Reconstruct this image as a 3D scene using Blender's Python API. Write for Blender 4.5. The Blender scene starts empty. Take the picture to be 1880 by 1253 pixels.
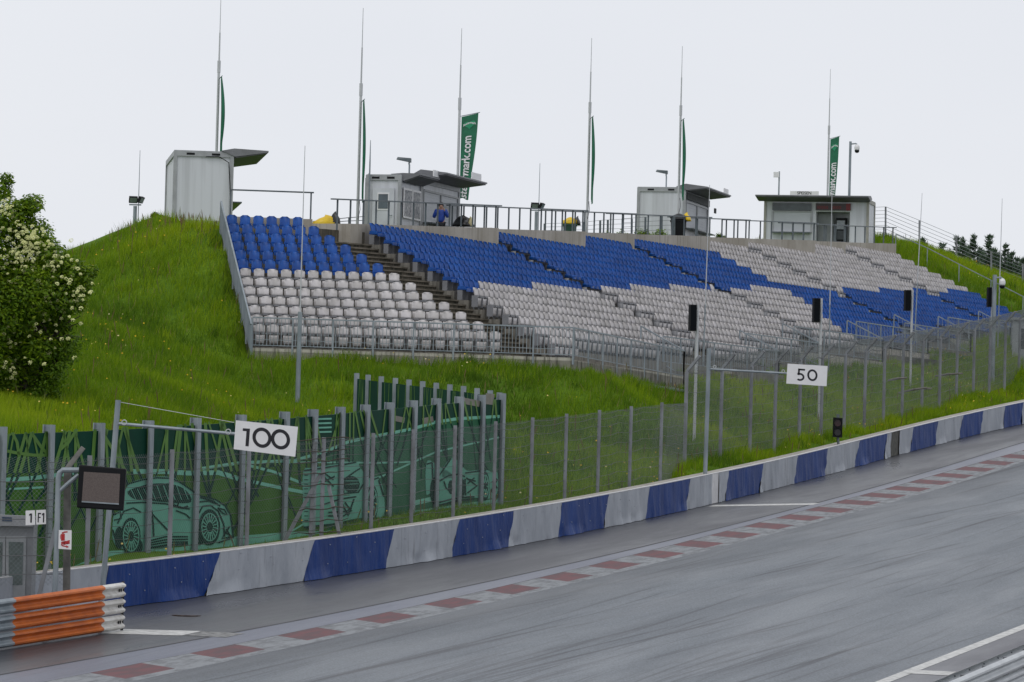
import bpy, math, random
import numpy as np
from mathutils import Matrix, Vector
random.seed(7); RNG=np.random.default_rng(7)
SC=bpy.context.scene; COL=SC.collection
R=math.radians
# ------------------------------------------------------------ camera model (also used to survey real positions)
F=9000.;CX=940.;CY=626.5;ROLL=R(1.5);HZ=950.;ZC=2.2
PITCH=math.atan((HZ-CY)/F)
_c,_s=math.cos(ROLL),math.sin(ROLL);_cp,_sp=math.cos(PITCH),math.sin(PITCH)
def ray(px,py):
    x=px-CX;y=py-CY
    u=(x*_c+y*_s)/F; v=-(-x*_s+y*_c)/F
    d=np.array([u,_cp-v*_sp,_sp+v*_cp]); return d/d[1]
def at(px,py,D): return np.array([0,0,ZC])+ray(px,py)*D
def V(*a): return np.array(a,float)
def nrm(v): return v/np.linalg.norm(v)
UP=V(0,0,1)
def zt(Y):
    Y=np.asarray(Y,float); return -6.5+.0581*Y+.0002*np.clip(Y-165,0,120)**2
def hit_fn(px,py,fn,d0=80,d1=340):
    d=ray(px,py); o=V(0,0,ZC); prev=None
    for D in np.arange(d0,d1,.25):
        p=o+d*D
        if p[2]<fn(p[0],p[1]): return p
    return o+d*d1
def trk(px,py): return hit_fn(px,py,lambda x,y:zt(y))
# ------------------------------------------------------------ materials
def lin(c): return tuple(c)+(1,) if len(c)==3 else c
class NT:
    def __init__(s,name):
        s.m=bpy.data.materials.new(name); s.m.use_nodes=True; s.t=s.m.node_tree; s.n=s.t.nodes; s.l=s.t.links
        s.b=s.n['Principled BSDF']
    def new(s,t,**k):
        n=s.n.new(t)
        for a,b in k.items(): setattr(n,a,b)
        return n
    def link(s,a,b): s.l.new(a,b)
    def coord(s,scale=(1,1,1),rot=(0,0,0),kind='Object'):
        tc=s.new('ShaderNodeTexCoord'); mp=s.new('ShaderNodeMapping')
        mp.inputs['Scale'].default_value=scale; mp.inputs['Rotation'].default_value=rot
        s.link(tc.outputs[kind],mp.inputs[0]); return mp.outputs[0]
    def geo(s,scale=(1,1,1),rot=0):
        g=s.new('ShaderNodeNewGeometry'); r=s.new('ShaderNodeVectorRotate'); r.rotation_type='Z_AXIS'; r.inputs['Angle'].default_value=rot
        s.link(g.outputs['Position'],r.inputs[0])
        m=s.new('ShaderNodeVectorMath',operation='MULTIPLY'); s.link(r.outputs[0],m.inputs[0]); m.inputs[1].default_value=scale
        return m.outputs[0]
    def noise(s,vec,scale,detail=4,rough=.55,dist=0):
        n=s.new('ShaderNodeTexNoise'); n.inputs['Scale'].default_value=scale; n.inputs['Detail'].default_value=detail
        n.inputs['Roughness'].default_value=rough; n.inputs['Distortion'].default_value=dist
        if vec is not None: s.link(vec,n.inputs['Vector'])
        return n.outputs['Fac']
    def ramp(s,fac,a,b,c0=(0,0,0),c1=(1,1,1)):
        r=s.new('ShaderNodeValToRGB'); r.color_ramp.elements[0].position=a; r.color_ramp.elements[1].position=b
        r.color_ramp.elements[0].color=lin(c0); r.color_ramp.elements[1].color=lin(c1)
        s.link(fac,r.inputs[0]); return r.outputs[0]
    def mix(s,fac,a,b,mode='MIX'):
        m=s.new('ShaderNodeMix',data_type='RGBA',blend_type=mode)
        for sock,v in ((m.inputs[0],fac),(m.inputs[6],a),(m.inputs[7],b)):
            if hasattr(v,'is_linked') or hasattr(v,'links'): s.link(v,sock)
            elif isinstance(v,(int,float)): sock.default_value=v
            else: sock.default_value=lin(v)
        return m.outputs[2]
    def base(s,c):
        if isinstance(c,tuple): s.b.inputs['Base Color'].default_value=lin(c)
        else: s.link(c,s.b.inputs['Base Color'])
    def rough(s,v):
        if isinstance(v,(int,float)): s.b.inputs['Roughness'].default_value=v
        else: s.link(v,s.b.inputs['Roughness'])
    def bump(s,h,st=.3,d=.02):
        b=s.new('ShaderNodeBump'); b.inputs['Strength'].default_value=st; b.inputs['Distance'].default_value=d
        s.link(h,b.inputs['Height']); s.link(b.outputs[0],s.b.inputs['Normal'])
MATS={}
def M(name,c,var=.15,scale=3.,rough=.6,metal=0,bump=0,stretch=(1,1,1),spec=.5,c2=None,lo=.35,hi=.68):
    if name in MATS: return MATS[name]
    t=NT(name); v=t.geo(stretch)
    n=t.noise(v,scale,5)
    if c2 is None: c2=tuple(max(0,x*(1-2*var)) for x in c)
    t.base(t.mix(t.ramp(n,lo,hi),c2,c)); t.rough(rough); t.b.inputs['Metallic'].default_value=metal
    t.b.inputs['Specular IOR Level'].default_value=spec
    if bump: t.bump(t.noise(v,scale*6,6),bump)
    MATS[name]=t.m; return t.m
# ------------------------------------------------------------ mesh builder
class MB:
    def __init__(s): s.v=[];s.f=[];s.mi=[]
    def add(s,vs,fs,mi=0):
        o=len(s.v); s.v.extend([tuple(map(float,p)) for p in vs]); s.f.extend([tuple(i+o for i in f) for f in fs]); s.mi.extend([mi]*len(fs)); return s
    def quad(s,a,b,c,d,mi=0): return s.add([a,b,c,d],[(0,1,2,3)],mi)
    def hexa(s,b4,t4,mi=0):
        return s.add(list(b4)+list(t4),[(3,2,1,0),(4,5,6,7),(0,1,5,4),(1,2,6,5),(2,3,7,6),(3,0,4,7)],mi)
    def box(s,c,ax,ay,az,mi=0):           # centre, half-axis vectors
        c,ax,ay,az=[np.asarray(q,float) for q in (c,ax,ay,az)]
        b=[c-ax-ay-az,c+ax-ay-az,c+ax+ay-az,c-ax+ay-az]; return s.hexa(b,[p+2*az for p in b],mi)
    def bar(s,a,b,w,h,mi=0,up=UP):        # rectangular bar a->b, width w (sideways), height h
        a,b=np.asarray(a,float),np.asarray(b,float); d=nrm(b-a); sd=np.cross(d,up)
        if np.linalg.norm(sd)<1e-4: sd=np.cross(d,V(0,1,0))
        sd=nrm(sd); u=np.cross(sd,d); sd=sd*w/2;u=u*h/2
        return s.hexa([a-sd-u,a+sd-u,a+sd+u,a-sd+u],[b-sd-u,b+sd-u,b+sd+u,b-sd+u],mi)
    def tube(s,pts,r,n=8,mi=0,cap=True):
        pts=[np.asarray(p,float) for p in pts]; rs=r if hasattr(r,'__len__') else [r]*len(pts)
        vs=[];fs=[];ref=None
        for i,p in enumerate(pts):
            d=nrm((pts[i+1] if i<len(pts)-1 else p)-(pts[i-1] if i>0 else p))
            if ref is None:
                ref=np.cross(d,V(0,0,1)); 
                if np.linalg.norm(ref)<1e-3: ref=np.cross(d,V(0,1,0))
            ref=nrm(ref-d*np.dot(ref,d)); q=np.cross(d,ref)
            for k in range(n):
                a=2*math.pi*k/n; vs.append(p+(ref*math.cos(a)+q*math.sin(a))*rs[i])
        for i in range(len(pts)-1):
            for k in range(n):
                k2=(k+1)%n; fs.append((i*n+k,i*n+k2,(i+1)*n+k2,(i+1)*n+k))
        if cap: fs.append(tuple(range(n))[::-1]); fs.append(tuple((len(pts)-1)*n+k for k in range(n)))
        return s.add(vs,fs,mi)
    def lathe(s,o,prof,n=16,mi=0):        # profile of (r,z)
        vs=[];fs=[]
        for r,z in prof:
            for k in range(n):
                a=2*math.pi*k/n; vs.append((o[0]+r*math.cos(a),o[1]+r*math.sin(a),o[2]+z))
        for i in range(len(prof)-1):
            for k in range(n):
                k2=(k+1)%n; fs.append((i*n+k,i*n+k2,(i+1)*n+k2,(i+1)*n+k))
        fs.append(tuple(range(n))[::-1]); fs.append(tuple((len(prof)-1)*n+k for k in range(n)))
        return s.add(vs,fs,mi)
    def extrude(s,poly,d,mi=0):           # planar polygon (3D points) extruded by vector d
        n=len(poly); poly=[np.asarray(p,float) for p in poly]; d=np.asarray(d,float)
        fs=[tuple(range(n))[::-1],tuple(n+i for i in range(n))]+[(i,(i+1)%n,n+(i+1)%n,n+i) for i in range(n)]
        return s.add(poly+[p+d for p in poly],fs,mi)
    def sweep(s,pts,prof,side,mi=0):      # open profile list of (sideways, up) along pts; side = fn(i)->unit vector
        n=len(prof);vs=[];fs=[]
        for i,p in enumerate(pts):
            for a,b in prof: vs.append(np.asarray(p)+side(i)*a+UP*b)
        for i in range(len(pts)-1):
            for k in range(n-1): fs.append((i*n+k,(i+1)*n+k,(i+1)*n+k+1,i*n+k+1))
        return s.add(vs,fs,mi)
    def build(s,name,mats,parent=None,smooth=False,base=None):
        me=bpy.data.meshes.new(name)
        off=WL.get(parent.name,V(0,0,0)) if parent else (base if base is not None else V(0,0,0))
        vs=np.array(s.v,float).reshape(-1,3)-off
        me.from_pydata(vs.tolist(),[],s.f)
        mats=mats if isinstance(mats,(list,tuple)) else [mats]
        for m in mats: me.materials.append(m)
        if len(mats)>1: me.polygons.foreach_set('material_index',s.mi)
        if smooth: me.polygons.foreach_set('use_smooth',[True]*len(me.polygons))
        me.update()
        o=bpy.data.objects.new(name,me); COL.objects.link(o)
        if parent: o.parent=parent
        else: o.location=off
        WL[o.name]=off
        return o
WL={}
def thing(name,label,cat,loc,group=None):
    o=bpy.data.objects.new(name,None); COL.objects.link(o); o.location=tuple(map(float,loc)); o.empty_display_size=.2
    WL[o.name]=np.array(loc,float); return tag(o,label,cat,group)
def tag(o,label,cat,group=None,kind=None):
    o['label']=label; o['category']=cat
    if group: o['group']=group
    if kind: o['kind']=kind
    return o
def struct(o): o['kind']='structure'; return o
def text_geo(body,size,bold=0):
    cu=bpy.data.curves.new('lettering','FONT'); cu.body=body; cu.size=size; cu.align_x='CENTER'; cu.align_y='CENTER'; cu.offset=bold; cu.resolution_u=6
    ob=bpy.data.objects.new('lettering',cu); COL.objects.link(ob); bpy.context.view_layer.update()
    dg=bpy.context.evaluated_depsgraph_get(); me=bpy.data.meshes.new_from_object(ob.evaluated_get(dg))
    vs=[tuple(v.co) for v in me.vertices]; fs=[tuple(p.vertices) for p in me.polygons]
    bpy.data.objects.remove(ob); bpy.data.curves.remove(cu); bpy.data.meshes.remove(me); return vs,fs
def text_on(mb,body,size,o,ux,uy,mi=0,sx=1,bold=0):
    vs,fs=text_geo(body,size,bold); mb.add([np.asarray(o)+ux*(x*sx)+uy*y for x,y,_ in vs],fs,mi)
# ------------------------------------------------------------ world, sun, camera
W=bpy.data.worlds.new('World'); SC.world=W; W.use_nodes=True
nt=W.node_tree; nt.nodes.clear(); L=nt.links.new
out=nt.nodes.new('ShaderNodeOutputWorld'); sky=nt.nodes.new('ShaderNodeTexSky'); sky.sky_type='NISHITA'; sky.sun_disc=False
SUN_EL=R(58); SUN_AZ=R(200)
sky.sun_elevation=SUN_EL; sky.sun_rotation=SUN_AZ
b1=nt.nodes.new('ShaderNodeBackground'); b1.inputs[1].default_value=.09; L(sky.outputs[0],b1.inputs[0])
tc=nt.nodes.new('ShaderNodeTexCoord'); mp=nt.nodes.new('ShaderNodeMapping'); mp.inputs['Scale'].default_value=(1,1,2.5); L(tc.outputs['Generated'],mp.inputs[0])
nz=nt.nodes.new('ShaderNodeTexNoise'); nz.inputs['Scale'].default_value=2.2; nz.inputs['Detail'].default_value=5; L(mp.outputs[0],nz.inputs['Vector'])
cr=nt.nodes.new('ShaderNodeValToRGB'); cr.color_ramp.elements[0].color=(.80,.82,.875,1); cr.color_ramp.elements[1].color=(.87,.885,.925,1)
cr.color_ramp.elements[0].position=.35; cr.color_ramp.elements[1].position=.65; L(nz.outputs['Fac'],cr.inputs[0])
b2=nt.nodes.new('ShaderNodeBackground'); b2.inputs[1].default_value=1.0; L(cr.outputs[0],b2.inputs[0])
mx=nt.nodes.new('ShaderNodeMixShader'); mx.inputs[0].default_value=.94; L(b1.outputs[0],mx.inputs[1]); L(b2.outputs[0],mx.inputs[2]); L(mx.outputs[0],out.inputs[0])
sd=bpy.data.lights.new('sun','SUN'); sd.energy=.8; sd.angle=R(25); sd.color=(1,.96,.9)
so=bpy.data.objects.new('sun',sd); COL.objects.link(so)
# sun behind the camera, a little to the left
sv=V(math.sin(SUN_AZ)*math.cos(SUN_EL),math.cos(SUN_AZ)*math.cos(SUN_EL),math.sin(SUN_EL))
so.rotation_euler=Vector(-sv).to_track_quat('-Z','Y').to_euler(); so.location=(0,0,60)
cd=bpy.data.cameras.new('camera'); cam=bpy.data.objects.new('camera',cd); COL.objects.link(cam); SC.camera=cam
cd.sensor_width=36; cd.lens=F/1880*36; cd.clip_start=1; cd.clip_end=3000
cam.matrix_world=Matrix.Translation((0,0,ZC))@Matrix.Rotation(math.pi/2+PITCH,4,'X')@Matrix.Rotation(ROLL,4,'Z')
SC.view_settings.view_transform='Standard'; SC.view_settings.look='None'; SC.view_settings.exposure=0; SC.view_settings.gamma=1
# ------------------------------------------------------------ stand frame: t along the rows, k = row (0 = top row of the long block)
a2=R(68); E2=V(math.cos(a2),math.sin(a2),0); F2=V(math.sin(a2),-math.cos(a2),0)
TR=.8; RI=.37; ZF=12.48
P0=at(682,420,187.3); P0[2]=0
def S(t,k,dz=0.):
    p=P0+E2*t+F2*(TR*k); p[2]=ZF-RI*k+RI*.0185*max(0,t-40)+dz; return p
def tk(X,Y):
    d=np.stack([np.asarray(X)-P0[0],np.asarray(Y)-P0[1]],-1); return d@E2[:2], d@F2[:2]/TR
def zprom(t): return 13.27+.0534*t          # top of the parapet wall
A0=at(426,405,184.5); A0[2]=0; A12=at(477,608,175.2); A12[2]=0
F1=(A12-A0)/12; E1=V(math.cos(R(8)),math.sin(R(8)),0)
def LB(j,k,dz=0.):                            # left block, seat place j (may be fractional) of row k
    p=A0+E1*(.5*j)+F1*k; p[2]=ZF-RI*k+dz; return p
def stairA(k): return LB(5.75+k,k)
def stairB(k):
    p=P0+E2*.06+V(.57,-.70,0)*k; p[2]=ZF-RI*k; return p
# ------------------------------------------------------------ lines of the track (fitted to surveyed points)
def fit(pts,deg=3):
    P=np.array([trk(*p)[:2] for p in pts]); o=np.argsort(P[:,1]); P=P[o]
    c=np.polyfit((P[:,1]-150)/50,P[:,0],deg); lo,hi=P[0,1],P[-1,1]; dc=np.polyder(c)
    def f(Y):
        Y=np.asarray(Y,float); y=np.clip(Y,lo,hi); u=(y-150)/50
        return np.polyval(c,u)+(Y-y)*np.polyval(dc,u)/50
    return f
XB=fit([(226,1113.4),(371,1093),(552,1073),(702,1047.5),(822,1027),(928,1005),(1020,983),(1103,968),(1181,952.6),(1254,939),(1315,926.6),(1389,906),(1453,889),(1510,873.5),(1564,859),(1619,846),(1666,830),(1712,819),(1757,809),(1800,795),(1839,785),(1880,780)])
XK1=fit([(338,1233.7),(423,1215),(572,1181),(758,1139),(870,1111),(1100,1062.6),(1332,1004.5),(1473,967),(1614,930),(1747,888),(1880,850)])
XK2=fit([(260,1222),(420,1189),(561,1157),(688,1131),(810,1103),(1100,1040),(1253,998),(1461,942),(1591,912),(1709,873),(1880,829)])
XK3=fit([(200,1207.6),(364,1174),(509,1146),(684,1111),(900,1066),(1100,1023),(1307,975.5),(1548,917),(1714,856),(1880,815.7)])
XWL=fit([(1625,1253),(1880,1152)],1)
HEAD=R(74.2); TD=V(math.cos(HEAD),math.sin(HEAD),0); TN=V(-math.sin(HEAD),math.cos(HEAD),0)
def BP(Y,off=0.,dz=0.):                       # point on the barrier line, off metres behind it
    x=float(XB(Y)); p=V(x,Y,float(zt(Y)))+TN*off; p[2]+=dz; return p
def bar_at(px,off=0.,dz=0.):
    best=None
    for Y in np.arange(90,260,.2):
        p=BP(Y,off,dz); r=ray(px,CY)
        # image column of p
        q=p-V(0,0,ZC); f=q[1]*_cp+q[2]*_sp; up=-q[1]*_sp+q[2]*_cp
        x=CX+F*q[0]/f*_c+F*up/f*_s
        if x>=px: return p
    return p
def proj(P):
    q=np.asarray(P,float)-V(0,0,ZC); f=q[1]*_cp+q[2]*_sp; up=-q[1]*_sp+q[2]*_cp
    xr=F*q[0]/f; yr=-F*up/f; return CX+xr*_c-yr*_s, CY+xr*_s+yr*_c
# ============================================================ TERRAIN
cps=[]
for Y in (85,100,115,130,145,160,178,196,215,240,262):
    for off,dz in ((.3,.72),(4.2,.9)):
        if Y>=205 and off>4: dz=1.0
        if Y<130: dz=.42
        elif Y<148: dz=.55 if off<1 else .62
        cps.append(BP(Y,off,dz))
for Y in range(100,148,5): cps.append(BP(Y,2.4,.42 if Y<130 else .56))
for Y in (85,110,130,150,175,200,230,260): 
    p=BP(Y,-1.,-.5); cps.append(p); p=BP(Y,-8,-.5); cps.append(p); p=BP(Y,-25,-.5); cps.append(p)
for k in (-1,2,5,8,12.6): p=LB(-2.2,k,.15); cps.append(p)
ZFR=ZF-RI*12-.05
for j in (-2.2,3,8,13,18,22):
    p=LB(j,13.7); p[2]=ZFR-.50; cps.append(p); p=LB(j,17.5); p[2]=ZFR-1.15; cps.append(p)
for j in (-1,2,5,8):
    for k in (-1.6,-4,-8): p=LB(j,k); p[2]=12.75; cps.append(p)
FRONT=[(-12,14.2),(-6,14.2),(8,12.6),(8.6,11.5),(22.5,11.3),(22.6,9.5),(32.5,9.3),(32.6,8),(45.5,7.8),(45.6,6.2),(57,6),(57.1,4.6),(68.5,4.4),(68.6,3),(80,2.8),(80.1,1.4),(92,1.2),(98,.8)]
for t,k,z in ((-7,14.6,ZFR-.5),(-3,14.4,ZFR-.65),(0,14.2,ZFR-.98),(4,13.8,ZFR-1.0),(8,13.4,ZFR-1.0),(10,12.3,7.6),(15,12.2,7.7),(22,12.2,7.9),(24,10.4,8.4),(31,10.2,8.6),(34,8.8,9.1),(44,8.6,9.3),(47,7.1,9.7),(56,6.9,9.85),(58,5.5,10.4),(68,5.3,10.6),(70,3.9,11.2),(80,3.6,11.4),(82,2.3,12.1),(92,2.1,12.3),(97,1.4,12.5)):
    p=S(t,k); p[2]=z; cps.append(p)
for px in range(1258,1930,60):      # line of the set-back fence
    D=1/(1/164.+(1/240.-1/164.)*(px-1258)/(1868-1258)); p=at(px,800,D); p[2]=float(zt(D))+1.05-.2*(px-1258)/610; cps.append(p)
for px,D,z in ((700,160,4.0),(900,162,4.2),(1050,164,4.4),(600,168,5.6),(850,170,5.9),(1050,172,6.2),(1150,170,5.2),(1200,182,6.9)):
    p=at(px,800,D); p[2]=z; cps.append(p)
# left hill and its skyline
for px,py,D in ((300,383,190),(240,413,192),(200,447,190),(168,470,188),(100,500,186),(0,520,186),(-150,560,188),(-400,620,190)): cps.append(at(px,py,D))
for px,D,z in ((0,135,4.2),(0,160,8.0),(-200,135,4.2),(-200,165,8.2),(200,150,5.6),(200,170,8.4),(330,150,4.9),(330,168,7.0),(330,176,8.6),(100,120,1.7),(-200,118,1.4),(-400,150,6)):
    p=at(px,600,D); p[2]=z; cps.append(p)
for px,D,z in ((300,215,12.6),(200,215,11),(0,215,9),(-300,220,8)): p=at(px,600,D); p[2]=z; cps.append(p)
# promenade behind the parapet
for t,k in ((-6,-2),(-6,-8),(4,-2),(4,-9),(15,-4),(15,-12),(28,-6),(28,-14),(40,-7.5),(40,-17),(52,-9),(52,-18),(64,-11),(64,-20),(76,-12),(76,-22),(88,-13),(88,-23),(94,-13),(94,-23)):
    p=S(t,k); p[2]=zprom(t)-.75-(.2 if k<-8-.18*t else 0); cps.append(p)
for t,k in ((-6,-25),(15,-28),(40,-32),(64,-36),(88,-40)):
    p=S(t,k); p[2]=zprom(t)-3.5; cps.append(p)
# right hill beyond the stand
for k in (-12,-9,-6,-3,0): 
    cps.append(S(97,k,.35)); cps.append(S(101,k,.9))
for px,py,D in ((1622,440,288),(1700,458,290),(1760,480,291),(1800,496,290),(1850,517,288),(1885,527,286),(1960,560,284),(2100,620,280)): cps.append(at(px,py,D))
for px,D,z in ((1700,320,14),(1800,320,13),(1900,320,12),(1650,340,13),(2100,330,10),(1880,258,12.0),(1960,262,11.6),(1860,240,10.2),(1950,240,9.6),(2150,255,9.6)):
    p=at(px,600,D); p[2]=z; cps.append(p)
cps=np.array(cps); TPX,TPY,cz=cps[:,0]/100,(cps[:,1]-180)/100,cps[:,2]
def tpsk(r2): return np.where(r2>1e-12,r2*np.log(np.maximum(r2,1e-12)),0)
TPN=len(cz); K=tpsk((TPX[:,None]-TPX)**2+(TPY[:,None]-TPY)**2)+np.eye(TPN)*2e-4
P_=np.stack([np.ones(TPN),TPX,TPY],1); A_=np.block([[K,P_],[P_.T,np.zeros((3,3))]])
TPW=np.linalg.solve(A_,np.concatenate([cz,np.zeros(3)]))
def ter_raw(X,Y):
    X=np.asarray(X,float).ravel();Y=np.asarray(Y,float).ravel(); x=X/100;y=(Y-180)/100; out=np.empty_like(x)
    for i in range(0,len(x),20000):
        a=x[i:i+20000];b=y[i:i+20000]
        out[i:i+20000]=tpsk((a[:,None]-TPX)**2+(b[:,None]-TPY)**2)@TPW[:TPN]+TPW[TPN]+TPW[TPN+1]*a+TPW[TPN+2]*b
    return out
_fy=np.array([q[0] for q in FRONT]);_fk=np.array([q[1] for q in FRONT])
KTOP=[(-50,14.2,-.55),(14.2,28.3,-2.6),(28.3,38.6,-4.6),(38.6,51,-5.6),(51,61.3,-7.6),(61.3,74.2,-8.6),(74.2,84.3,-10.6),(84.3,96,-11.6)]
def ktop(t):
    t=np.asarray(t,float); r=np.full(t.shape,-.55)
    for a,b,k in KTOP: r=np.where((t>=a)&(t<b),k,r)
    return r
KF=[(8.3,22.5,11.2),(22.5,32.5,9.3),(32.5,45.5,7.7),(45.5,57,6.0),(57,68.5,4.4),(68.5,80,2.8),(80,95.6,1.3)]
PARA=[(-1.0,14.0,-.56),(14.0,28.0,-2.56),(28.0,38.35,-4.56),(38.35,50.8,-5.56),(50.8,61.0,-7.56),(61.0,74.0,-8.56),(74.0,84.0,-10.56),(84.0,95.7,-11.56)]
C0=V(2.2,176.2,0); L0=LB(-.7,12.85); L0[2]=0; C1=at(1255,690,190.8); C1[2]=0
FOOT=[LB(-.7,-.62),L0,C0,C1]+[S(t,k) for a,b,k in KF for t in (a,b)]+[S(96,1.3)]+[S(t,k-.12) for a,b,k in PARA[::-1] for t in (b,a)]+[S(-1.2,-3.4),LB(6.3,-3.3),LB(6.3,-.7)]
FOOT=np.array([p[:2] for p in FOOT])
def inpoly(X,Y,P):
    r=np.zeros(np.shape(X),bool); n=len(P)
    for i in range(n):
        (x1,y1),(x2,y2)=P[i],P[(i+1)%n]; c=(y1>Y)!=(y2>Y); r^=c&(X<(x2-x1)*(Y-y1)/(y2-y1+1e-12)+x1)
    return r
def instand(X,Y):
    X=np.asarray(X,float);Y=np.asarray(Y,float); t,k=tk(X,Y)
    d=np.stack([X-A0[0],Y-A0[1]],-1); det=E1[0]*F1[1]-E1[1]*F1[0]
    q=(E1[0]*d[...,1]-E1[1]*d[...,0])/det; u=(d[...,0]*F1[1]-d[...,1]*F1[0])/det
    return inpoly(X,Y,FOOT),t,k,q,u<3.4+.5*q
def ter(X,Y):
    X=np.asarray(X,float).ravel();Y=np.asarray(Y,float).ravel(); z=ter_raw(X,Y)
    m,t,k,q,m2=instand(X,Y); kk=np.where(m2,q,np.maximum(q,k)); z=np.where(m,np.minimum(z,ZF-RI*np.clip(kk,-14,14)-1.3),z)
    # track side: keep the ground below the asphalt
    side=(X-XB(Y))*math.sin(HEAD)   # >0 on the track side
    z=np.where(side>-.62,np.minimum(z,zt(Y)-.35),z)
    return z
def ter1(x,y): return float(ter([x],[y])[0])
gx=np.concatenate([np.arange(-160,-40,8),np.arange(-40,60,.75),np.arange(60,200,8)]); gy=np.concatenate([np.arange(-40,90,6),np.arange(90,300,.75),np.arange(300,520,8)])
GX,GY=np.meshgrid(gx,gy); nx_,ny_=len(gx),len(gy)
zz=ter(GX.ravel(),GY.ravel())
far=np.clip((np.hypot(GX.ravel()-10,GY.ravel()-190)-150)/120,0,1); zz=zz*(1-far)+far*np.minimum(zz,8)
zz=np.clip(zz,-12,20)
idx=np.arange(nx_*ny_).reshape(ny_,nx_)
fc=np.stack([idx[:-1,:-1],idx[:-1,1:],idx[1:,1:],idx[1:,:-1]],-1).reshape(-1,4)
g=NT('grass_ground'); v=g.geo(); 
n1=g.noise(v,.35,5); n2=g.noise(v,6,6)
c=g.mix(g.ramp(n1,.35,.65),(.075,.150,.010),(.135,.225,.010)); c=g.mix(g.ramp(n2,.3,.7),c,(.06,.12,.010)); 
g.base(c); g.rough(.9); g.b.inputs['Specular IOR Level'].default_value=.1; g.bump(n2,.6,.1)
me=bpy.data.meshes.new('ground'); me.from_pydata(np.stack([GX.ravel(),GY.ravel(),zz],1).tolist(),[],fc.tolist()); me.materials.append(g.m)
me.polygons.foreach_set('use_smooth',[True]*len(me.polygons)); me.update()
ground=bpy.data.objects.new('ground',me); COL.objects.link(ground); struct(ground)
# bilinear lookup for scattering
inner_x=np.arange(-40,60,.75); inner_y=np.arange(90,300,.75)
ZI=zz.reshape(ny_,nx_)[np.searchsorted(gy,90-1e-6):np.searchsorted(gy,90-1e-6)+len(inner_y),np.searchsorted(gx,-40-1e-6):np.searchsorted(gx,-40-1e-6)+len(inner_x)]
def terq(X,Y):
    u=np.clip((np.asarray(X)-inner_x[0])/.75,0,len(inner_x)-1.001); v=np.clip((np.asarray(Y)-inner_y[0])/.75,0,len(inner_y)-1.001)
    i=u.astype(int);j=v.astype(int);a=u-i;b=v-j
    return ZI[j,i]*(1-a)*(1-b)+ZI[j,i+1]*a*(1-b)+ZI[j+1,i]*(1-a)*b+ZI[j+1,i+1]*a*b
def ghit(px,py,d0=100): return hit_fn(px,py,lambda x,y:float(terq(np.array([x]),np.array([y]))[0]),d0)
# ============================================================ TRACK SHEETS
def asphalt(name,ca,cb,rl,rh,streak=0.,fleck=.5,fine=20,lane=False):
    t=NT(name); v=t.geo(); rot=R(90)-HEAD
    v0=t.geo((1,.05,0),rot)
    n=t.noise(v0,.55,4,.55); f=t.noise(v,fine,3,.7); c=t.mix(t.ramp(n,.3,.7),ca,cb)
    c=t.mix(t.ramp(f,.36,.64),t.mix(1.0,c,(1-fleck*.5,)*3,'MULTIPLY'),t.mix(1.0,c,(1+fleck*.4,)*3,'MULTIPLY'))
    if streak:
        for (ys,da,sc_,lo,hi,k) in ((.012,0,3.0,.59,.68,.95),(.010,2.4,3.6,.60,.68,1.),(.009,-1.6,5.5,.60,.68,.85),(.022,5,4.5,.66,.73,.9),(.012,1.2,1.0,.50,.75,.45)):
            vs=t.geo((1,ys,0),rot+R(da)); c=t.mix(t.ramp(t.noise(vs,sc_,3,.55,.15),lo,hi),c,t.mix(1.0,c,(1-streak*k,1-streak*k,1-streak*k*.95),'MULTIPLY'))
    if lane:
        a=t.new('ShaderNodeAttribute'); a.attribute_name='lane'; ad=t.new('ShaderNodeMath',operation='MULTIPLY_ADD'); t.link(t.noise(t.geo((1,.03,0),rot+R(1)),1.1,4),ad.inputs[0]); ad.inputs[1].default_value=3.2; t.link(a.outputs['Fac'],ad.inputs[2])
        mr=t.new('ShaderNodeMapRange'); t.link(ad.outputs[0],mr.inputs[0]); mr.inputs[1].default_value=1.6; mr.inputs[2].default_value=4.4; c=t.mix(mr.outputs[0],t.mix(1.0,c,(.60,.60,.61),'MULTIPLY'),c)
    t.base(c); wet=t.noise(t.geo((1,.12,0),rot),.5,6,.6,.3); r=t.new('ShaderNodeMapRange'); r.inputs[1].default_value=.36; r.inputs[2].default_value=.64; r.inputs[3].default_value=rl; r.inputs[4].default_value=rh
    t.link(wet,r.inputs[0]); t.rough(r.outputs[0]); t.bump(f,.35,.008); t.b.inputs['Specular IOR Level'].default_value=.5
    return t.m
m_track=asphalt('track_asphalt',(.100,.117,.137),(.130,.149,.170),.44,.6,.58,.95,lane=True)
m_run=asphalt('runoff_asphalt',(.034,.036,.044),(.052,.054,.064),.26,.5,.25,.4)
m_strip=asphalt('concrete_strip',(.095,.105,.145),(.13,.14,.185),.32,.5,.25,.3)
Ys=np.concatenate([np.arange(-30,80,10),np.arange(80,270,1.),np.arange(270,420,10)])
def sheet(name,fa,fb,mat,dz=0.,na=1,ys=Ys,mats=None,mi=None):
    mb=MB(); vs=[]
    for Y in ys:
        a=fa(Y);b=fb(Y)
        for q in range(na+1):
            x=a+(b-a)*q/na; vs.append((x,Y,float(zt(Y))+dz))
    fs=[];ml=[]
    for i in range(len(ys)-1):
        for q in range(na):
            o=i*(na+1)+q; fs.append((o,o+1,o+na+2,o+na+1)); ml.append(mi(i) if mi else 0)
    mb.add(vs,fs); mb.mi=ml
    return struct(mb.build(name,mats or mat))
trk_o=sheet('track',lambda Y:XK1(Y),lambda Y:XK1(Y)+55,m_track,0,55)
la_=trk_o.data.attributes.new('lane','FLOAT','POINT'); la_.data.foreach_set('value',np.tile(np.arange(56)*1.0*math.sin(HEAD),len(Ys)).astype(np.float32))
sheet('runoff',lambda Y:XB(Y)-.35,lambda Y:XK3(Y),m_run,0,3)
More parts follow.
